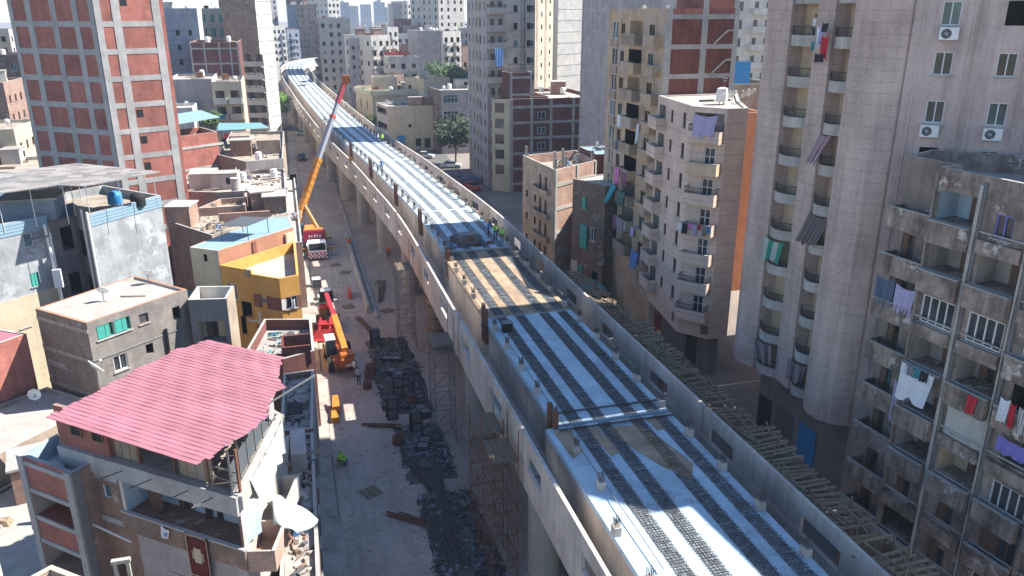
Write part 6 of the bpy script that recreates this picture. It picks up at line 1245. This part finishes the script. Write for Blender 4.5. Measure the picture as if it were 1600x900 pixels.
o = tag(MB().box(1.25, 51.35, 0, 1.75, 51.85, .45, 'timber').box(1.22, 51.32, .45, 1.78, 51.88, .5, 'timber_dk').build('wooden_box'), 'wooden box used as a seat near the left kerb', 'box')
# tool heap on the deck
g = thing('generator', 'dark generator with cable reels on the shaded deck', 'generator', bp(73.2+S0, -.4, DZ)); q = bp(73.2+S0, -.4, DZ)
MB().box(q[0]-.9, q[1]-.6, DZ+.1, q[0]+.9, q[1]+.6, DZ+1.1, 'steel').build('body', g); MB().box(q[0]-1.0, q[1]-.7, DZ+.02, q[0]+1.0, q[1]+.7, DZ+.12, 'black').build('skid', g); MB().bar((q[0]-.3, q[1]-.65, DZ+.7), (q[0]+.3, q[1]-.65, DZ+.7), .22, 'rust', 8).build('reel', g)
rubble([bp(72+S0, -2.6, 0)[:2], bp(72+S0, 1.8, 0)[:2], bp(76.5+S0, 1.2, 0)[:2], bp(76.5+S0, -1.8, 0)[:2]], DZ+.02, 150, .45, ('debris', 'rust', 'timber_dk', 'steel', 'cloth_blue'), 'tool_heap', 'heap of tools and timber on the shaded deck')
t = thing('steel_box', 'small open black steel box on the blue shaded deck', 'box', bp(50.6+S0, -2.6, DZ)); q = bp(50.6+S0, -2.6, DZ); MB().box(q[0]-.35, q[1]-.3, DZ+.01, q[0]+.35, q[1]+.3, DZ+.65, 'black').build('body', t); MB().box(q[0]-.37, q[1]-.32, DZ+.65, q[0]+.37, q[1]+.32, DZ+.7, 'steel').build('rim', t)
# scaffold towers by the left columns
def scaffold(label, x, y, h=9.6, red=False):
    t = thing('scaffold_tower', label, 'scaffold', (x, y, 0), 0, 'scaffold towers along the viaduct'); m = 'rust' if red else 'steel'; w, d = 1.5, 2.3
    for sx in (0, w):
        for sy in (0, d): MB().bar((x+sx, y+sy, 0), (x+sx, y+sy, h+.8), .035, m).build('standard', t)
    n = int(h/1.6)
    for k in range(1, n+1):
        z = k*1.6; mb = MB()
        for sy in (0, d): mb.bar((x, y+sy, z), (x+w, y+sy, z), .03, m)
        for sx in (0, w): mb.bar((x+sx, y, z), (x+sx, y+d, z), .03, m)
        mb.build('ledger', t); mb = MB()
        for sx in (0, w): mb.bar((x+sx, y, z-1.6), (x+sx, y+d, z), .025, m); mb.bar((x+sx, y+d, z-1.6), (x+sx, y, z), .025, m)
        for sy in (0, d): mb.bar((x, y+sy, z-1.6), (x+w, y+sy, z), .025, m)
        mb.build('brace', t)
        if k == n: 
            for q_ in range(4): MB().box(x+.05+.36*q_, y-.1, z+.03, x+.37+.36*q_, y+d+.1, z+.08, 'timber_dk').build('plank', t)
    return t
scaffold('scaffold tower wrapped round the third column from the front', 8.6, 71.2); scaffold('scaffold tower beside the second column from the front', 8.7, 52.6); scaffold('rusty red scaffold tower nearest the camera', 8.9, 36.2, 9.0, True); scaffold('scaffold tower just behind the rusty red one', 8.9, 39.4, 8.0, True)
FW = thing('column_formwork', 'timber formwork boards strapped round a viaduct column', 'formwork', (12.1, 71.5, 0))
for i in range(20):
    a = 2*math.pi*i/20; put('board', cached('fwb', lambda: MB().box(-.155, -.05, 0, .155, 0, 5.0, 'timber').mesh('board')), FW, Matrix.Translation((xc(70.5)-4.2+1.02*math.cos(a), 70.5+1.02*math.sin(a), .3)) @ Matrix.Rotation(a+R(90), 4, 'Z'))
for z in (1, 2.2, 3.4, 4.6): MB().lathe([(1.1, 0), (1.1, .12)], xc(70.5)-4.2, 70.5, 'rust', 20, z).build('strap', FW)
# dark formwork, rebar and rubbish under the viaduct edge
def mound(pts, hmax, name, label):
    mb = MB(); x0, x1 = min(p[0] for p in pts), max(p[0] for p in pts); y0, y1 = min(p[1] for p in pts), max(p[1] for p in pts); nx, ny = 14, 30; k = mb.mi('dirt'); rnd = random.Random(4)
    for j in range(ny+1):
        for i in range(nx+1):
            u, v = i/nx, j/ny; e = min(u, 1-u, v*2, (1-v)*2)*2; mb.v.append((x0+(x1-x0)*u, y0+(y1-y0)*v, -.03+hmax*min(1, e)*rnd.uniform(.3, 1)*(.5+.5*math.sin(u*5+v*9)**2)))
    for j in range(ny):
        for i in range(nx): a = j*(nx+1)+i; mb.f.append((a, a+1, a+nx+2, a+nx+1)); mb.m.append(k)
    return tag(mb.build(name, None, True), label, 'dirt', kind='stuff')
rough_mat('dirt', (.13, .115, .105), blotch=.5, streak=0, scale=1.2, var=.5, patch=(.26, .215, .18), patch_amt=.56, bump=1.0)
mound([(5.2, 57.5), (9.8, 75)], .5, 'dirt_mound', 'dark dusty ground heaped under the long scrap heap'); mound([(5.6, 47.5), (9.6, 56.5)], .45, 'dirt_mound', 'dark dusty ground under the nearer scrap heap'); mound([(5.8, 34), (10.2, 46.5)], .45, 'dirt_mound', 'dark dusty ground under the heap at the bottom')
DP = [(5.4, 59), (8.6, 58.5), (9.6, 66), (8.8, 74), (6.6, 74), (5.6, 66)]
rubble(DP, .12, 1700, .3, ('debris', 'net', 'concrete_dk', 'debris', 'steel', 'timber_dk', 'pl_bluegrey'), 'debris_heap', 'dark heap of formwork scrap beside the scaffold under the viaduct')
rubble([(5.8, 50), (9.2, 48.5), (9.4, 55), (6.8, 56)], .12, 800, .3, ('debris', 'net', 'concrete_dk', 'steel', 'pl_bluegrey'), 'debris_heap', 'second dark heap of scrap nearer the camera')
rubble([(6.0, 37), (10, 36), (9.6, 46), (6.3, 46)], .12, 1100, .3, ('debris', 'net', 'steel', 'concrete_dk', 'pl_bluegrey'), 'debris_heap', 'dark heap of bundled steel at the bottom of the street')
def bundle(label, x, y, rz, n=14, L=5, mat='rebar'):
    t = thing('rebar_bundle', label, 'rebar', (x, y, 0), rz, 'bundled reinforcing bars')
    for i in range(n): put('bar', cached(('rb', L, mat), lambda: MB().bar((0, -L/2, 0), (0, L/2, 0), .05, mat, 5).mesh('bar')), t, WM[t] @ Matrix.Translation((.13*(i % 5)+random.uniform(-.03, .03), random.uniform(-.4, .4), .09+.11*(i//5))) @ Matrix.Rotation(random.uniform(-.05, .05), 4, 'Z'))
    return t
for i, (x, y, a) in enumerate(((6.5, 41.0, 8), (7.3, 40.2, 4), (6.6, 48.6, 12), (7.6, 47.4, -6), (6.2, 62.8, 20), (7.4, 44.2, 3))): bundle(['steel bar bundle lying at the bottom edge, left', 'steel bar bundle lying at the bottom edge, right', 'steel bar bundle across the nearer scrap heap', 'steel bar bundle by the red scaffold', 'steel bar bundle at the edge of the long scrap heap', 'steel bar bundle between the two near heaps'][i], x, y, R(a))
def panel_stack(label, x, y, rz, n=5, up=False):
    t = thing('shuttering_stack', label, 'formwork', (x, y, 0), rz, 'formwork panels beside the viaduct')
    for i in range(n):
        M = WM[t] @ (Matrix.Translation((0, .16*i, 0)) if up else Matrix.Translation((.05*i, 0, .08+.13*i)) @ Matrix.Rotation(R(-90)+random.uniform(-.05, .05), 4, 'X'))
        p = put('panel', cached('fpan', lambda: MB().box(-.42, -.03, 0, .42, .03, 1.9, 'steel').mesh('panel')), t, M)
        put('frame', cached('fpanf', lambda: MB().box(-.44, -.07, 0, -.37, -.031, 1.9, 'black').box(.37, -.07, 0, .44, -.031, 1.9, 'black').box(-.37, -.07, 0, .37, -.031, .08, 'black').box(-.37, -.07, .9, .37, -.031, .98, 'black').box(-.37, -.07, 1.82, .37, -.031, 1.9, 'black').mesh('frame')), p, M)
for i, (x, y, a, up) in enumerate(((6.3, 72.3, 10, True), (7.0, 61.2, -5, True), (6.0, 57.4, 4, True), (7.5, 54.6, 10, True), (7.6, 64.5, 30, False), (8.2, 68, 70, False), (8.6, 56.8, 15, False), (7.2, 51.6, -20, False))): panel_stack(['upright dark panels standing alone in the street', 'upright dark panels inside the long scrap heap', 'upright dark panels at the near end of the long heap', 'upright dark panels between the two heaps', 'panel stack lying in the middle of the long heap', 'panel stack lying beside the scaffold', 'panel stack lying by the second column', 'panel stack lying on the nearer heap'][i], x, y, R(a), 4, up)
for i, (x, y, r_) in enumerate(((5.0, 65.6, .42), (5.3, 67.0, .5), (4.6, 63.6, .35), (5.9, 53.5, .4), (8.0, 59.6, .4))):
    t = thing('wire_coil', ['coil of wire nearest the person in the blue cap', 'bigger coil of wire behind the first one', 'small coil of wire in the street', 'coil of wire left of the second heap', 'coil of wire buried in the long heap'][i], 'coil', (x, y, 0), 0, 'coils of tying wire'); mb = MB()
    for k in range(5):
        for a in range(12): t0, t1 = a*math.pi/6, (a+1)*math.pi/6; mb.bar((x+r_*math.cos(t0), y+r_*math.sin(t0), .07+.13*k), (x+r_*math.cos(t1), y+r_*math.sin(t1), .07+.13*k), .05, 'rust', 4)
    mb.build('turns', t)
for i, (x, y, m) in enumerate(((2.6, 92.6, 'steel'), (3.4, 88.0, 'steel'), (3.0, 86.2, 'sh_green'))): t = thing('skip_bin', ['grey site bin by the lit bar of street', 'second grey site bin nearer the camera', 'small green bin at the left kerb'][i], 'bin', (x-1, y, 0), 0, 'site bins'); MB().box(x-1.5, y-.5, 0, x-.5, y+.5, .95, m).build('body', t); MB().box(x-1.55, y-.55, .95, x-.45, y+.55, 1.02, 'alu').build('rim', t)
t = thing('barrier', 'red plastic road barrier at the kerb', 'barrier', (5.1, 88, 0)); MB().hexa([(4.85, 87, 0), (5.35, 87, 0), (5.35, 89, 0), (4.85, 89, 0), (5.0, 87, .85), (5.2, 87, .85), (5.2, 89, .85), (5.0, 89, .85)], 'barrier_red').build('body', t)
t = thing('chute', 'bright yellow plastic chute lying against the left kerb', 'chute', (1.5, 58.8, 0)); mb = MB()
for a, b, z0_, z1_ in ((1.25, 58.0, .2, .35), (1.45, 59.6, .35, .9)): mb.hexa([(a, b, 0), (a+.55, b, 0), (a+.5, b+1.6, 0), (a+.05, b+1.6, 0), (a-.05, b, z0_+.3), (a+.6, b, z0_+.3), (a+.5, b+1.6, z1_), (a+.05, b+1.6, z1_)], 'crane_yellow')
mb.build('shell', t)
for i in range(10): t = thing('jersey_barrier', 'grey concrete barrier in the row at the median, '+['first', 'second', 'third', 'fourth', 'fifth', 'sixth', 'seventh', 'eighth', 'ninth', 'tenth'][i]+' from the camera', 'barrier', (6.6, 82+3.2*i, 0), 0, 'concrete barriers at the median'); put('body', cached('jb', lambda: MB().hexa([(-.3, 0, 0), (.3, 0, 0), (.3, 3, 0), (-.3, 3, 0), (-.1, 0, .85), (.1, 0, .85), (.1, 3, .85), (-.1, 3, .85)], 'kerb').mesh('body')), t, Matrix.Translation((6.6, 82+3.2*i, 0)))
# timber formwork frames along the outside of the right wall
for i in range(13):
    yy = 21+3.3*i; p, d = at_s(yy+S0); t = thing('timber_rack', ['nearest', 'second', 'third', 'fourth', 'fifth', 'sixth', 'seventh', 'eighth', 'ninth', 'tenth', 'eleventh', 'twelfth', 'farthest'][i]+' ladder like timber rack behind the right viaduct wall', 'rack', (22.3, yy, 8.9), R(random.uniform(-4, 4)), 'timber racks on the right')
    M0 = WM[t] @ Matrix.Rotation(R(random.uniform(-6, 10)), 4, 'Y')
    for x in (.05, 1.7): put('rail', cached('frl', lambda: MB().box(-.07, -.1, -.08, .07, 3.4, .06, 'timber').mesh('rail')), t, M0 @ Matrix.Translation((x, 0, 0)))
    for k in range(9):
        if random.random() < .12: continue
        put('rung', cached('frg', lambda: MB().box(-.15, -.06, .06, 2.0, .06, .15, 'timber').mesh('rung')), t, M0 @ Matrix.Translation((random.uniform(-.1, .15), .2+.37*k, 0)) @ Matrix.Rotation(random.uniform(-.12, .12), 4, 'Z'))
    for k in range(3): put('prop', cached(('fpr', k), lambda: MB().bar((0, 0, -8.9), (random.uniform(-.3, .3), random.uniform(-.5, .5), .3+random.uniform(0, .9)), .05, 'timber_dk').mesh('prop')), t, M0 @ Matrix.Translation((.3+.7*k, .5+k, 0)))
    for k in range(5): put('loose_batten', cached(('flb', k), lambda: MB().bar((0, 0, 0), (random.uniform(-1, 1), random.uniform(1.5, 2.8), random.uniform(-.1, .5)), .045, 'timber').mesh('loose_batten')), t, M0 @ Matrix.Translation((random.uniform(.1, 1.6), random.uniform(0, 2), .2)))
# scaffold clutter inside the right wall
for i, yy in enumerate((84, 88, 93, 98, 104)):
    q = bp(yy+S0, 4.4, 6.6); t = thing('scrap_pile', ['pile of props and boards in the right trough nearest the shaded deck', 'second pile of props in the right trough', 'third pile of props in the right trough', 'fourth pile of props in the right trough', 'fifth pile of props in the right trough, farthest'][i], 'scrap', q, 0, 'prop piles in the right trough'); mb = MB()
    for k in range(22): a = random.uniform(0, 3.1); mb.bar((q[0]+random.uniform(-.6, .6), q[1]+random.uniform(-1.5, 1.5), 6.65+random.uniform(0, 1.6)), (q[0]+random.uniform(-.7, .7), q[1]+random.uniform(-1.8, 1.8), 6.7+random.uniform(.3, 3.0)), .035, random.choice(('timber', 'rust', 'timber')))
    mb.build('props', t)
rubble([(1.2, 40), (10, 40), (10, 118), (1.2, 118)], .005, 900, .09, ('rubble', 'debris', 'timber', 'pave'), 'street_litter', 'small stones, scraps and litter scattered over the dusty street')
for i, (x, y, a) in enumerate(((4.6, 84.5, 10), (5.2, 97, -20), (8.6, 82, 40), (4.2, 100.5, 5), (9.0, 92, 70), (3.2, 47.5, 25))):
    t = thing('pallet', ['timber pallet near the red barrier', 'timber pallet beside the crane road', 'timber pallet under the viaduct edge', 'timber pallet in front of the crane', 'timber pallet between the far columns', 'timber pallet alone on the near street'][i], 'pallet', (x, y, 0), R(a), 'timber pallets')
    for k in range(6): put('slat', cached('pslat', lambda: MB().box(-.6, -.05, .1, .6, .05, .13, 'timber').mesh('slat')), t, WM[t] @ Matrix.Translation((0, -.5+.2*k, 0)))
    for k in range(3): put('bearer', cached('pbear', lambda: MB().box(-.05, -.6, 0, .05, .6, .098, 'timber_dk').mesh('bearer')), t, WM[t] @ Matrix.Translation((-.5+.5*k, 0, 0)))
for i, (x, y, L_, a) in enumerate(((5.6, 78.5, 5, 12), (8.4, 88, 6, -8), (4.9, 56.3, 2.6, 70), (5.2, 43.5, 3, 50))): bundle(['pipes lying by the median kerb', 'pipes lying between two columns', 'short bars lying across the street', 'short bars near the bottom heap'][i], x, y, R(a), 6, L_, 'rust')
# trees
def tree(label, x, y, z, h, r, mat, n=1500, leaf=.28):
    t = thing('street_tree', label, 'tree', (x, y, z)); rnd = random.Random(int(x*13+y)); mb = MB(); tips = []
    mb.bar((x, y, z), (x+.1, y, z+h*.45), .22, 'trunk', 7, .15)
    for i in range(7):
        a = i*.9+rnd.random(); e = (x+math.cos(a)*r*.6, y+math.sin(a)*r*.6, z+h*(.55+.35*rnd.random())); mb.bar((x+.1, y, z+h*(.3+.02*i)), e, .09, 'trunk', 5, .03); tips.append(e)
    mb.build('trunk', t); mb = MB(); tips += [(x+rnd.uniform(-r, r)*.6, y+rnd.uniform(-r, r)*.6, z+h*rnd.uniform(.55, .95)) for _ in range(12)]
    for _ in range(n):
        c = rnd.choice(tips); d = Vector((rnd.gauss(0, 1), rnd.gauss(0, 1), rnd.gauss(0, .8))).normalized()*r*.42*rnd.random()**.4; P = Vector(c)+d
        u = Vector((rnd.gauss(0, 1), rnd.gauss(0, 1), rnd.gauss(0, .6))).normalized(); w = u.orthogonal().normalized(); s = leaf*rnd.uniform(.6, 1.4)
        mb.poly([P-u*s, P+w*s*.6, P+u*s, P-w*s*.6], mat)
    mb.build('crown', t)
tree('bright green tree at the left kerb up the street', -2.6, 236, 0, 9, 4.0, 'leaf_lt', 1600, .45); tree('big dark tree in the shade right of the viaduct', 33.6, 166, 0, 9.5, 4.6, 'leaf_dk', 2200, .4)
tree('broad green tree behind the terrace house, left', 43.5, 232, 0, 17, 5.5, 'leaf', 2000, .5); tree('broad green tree behind the terrace house, right', 49.5, 228, 0, 15.5, 5, 'leaf', 1800, .5); tree('small shrub by the villa corner', 19.2, 200, 0, 7, 2.2, 'leaf', 700, .35)
tree('small green shrub beside the far left balcony house', -13.6, 155, 9, 5, 2, 'leaf', 600, .3)
# air
m = bpy.data.materials.new('air'); m.use_nodes = True; nt = m.node_tree; nt.nodes.remove(nt.nodes['Principled BSDF']); pvn = nt.nodes.new('ShaderNodeVolumePrincipled')
pvn.inputs['Color'].default_value = (.62, .75, .95, 1); pvn.inputs['Density'].default_value = .0003; pvn.inputs['Anisotropy'].default_value = .2
nt.links.new(pvn.outputs[0], nt.nodes['Material Output'].inputs['Volume']); MATS['air'] = m
hz = MB().box(-950, -350, -1, 1550, 2650, 60, 'air').build('haze'); hz['kind'] = 'stuff'
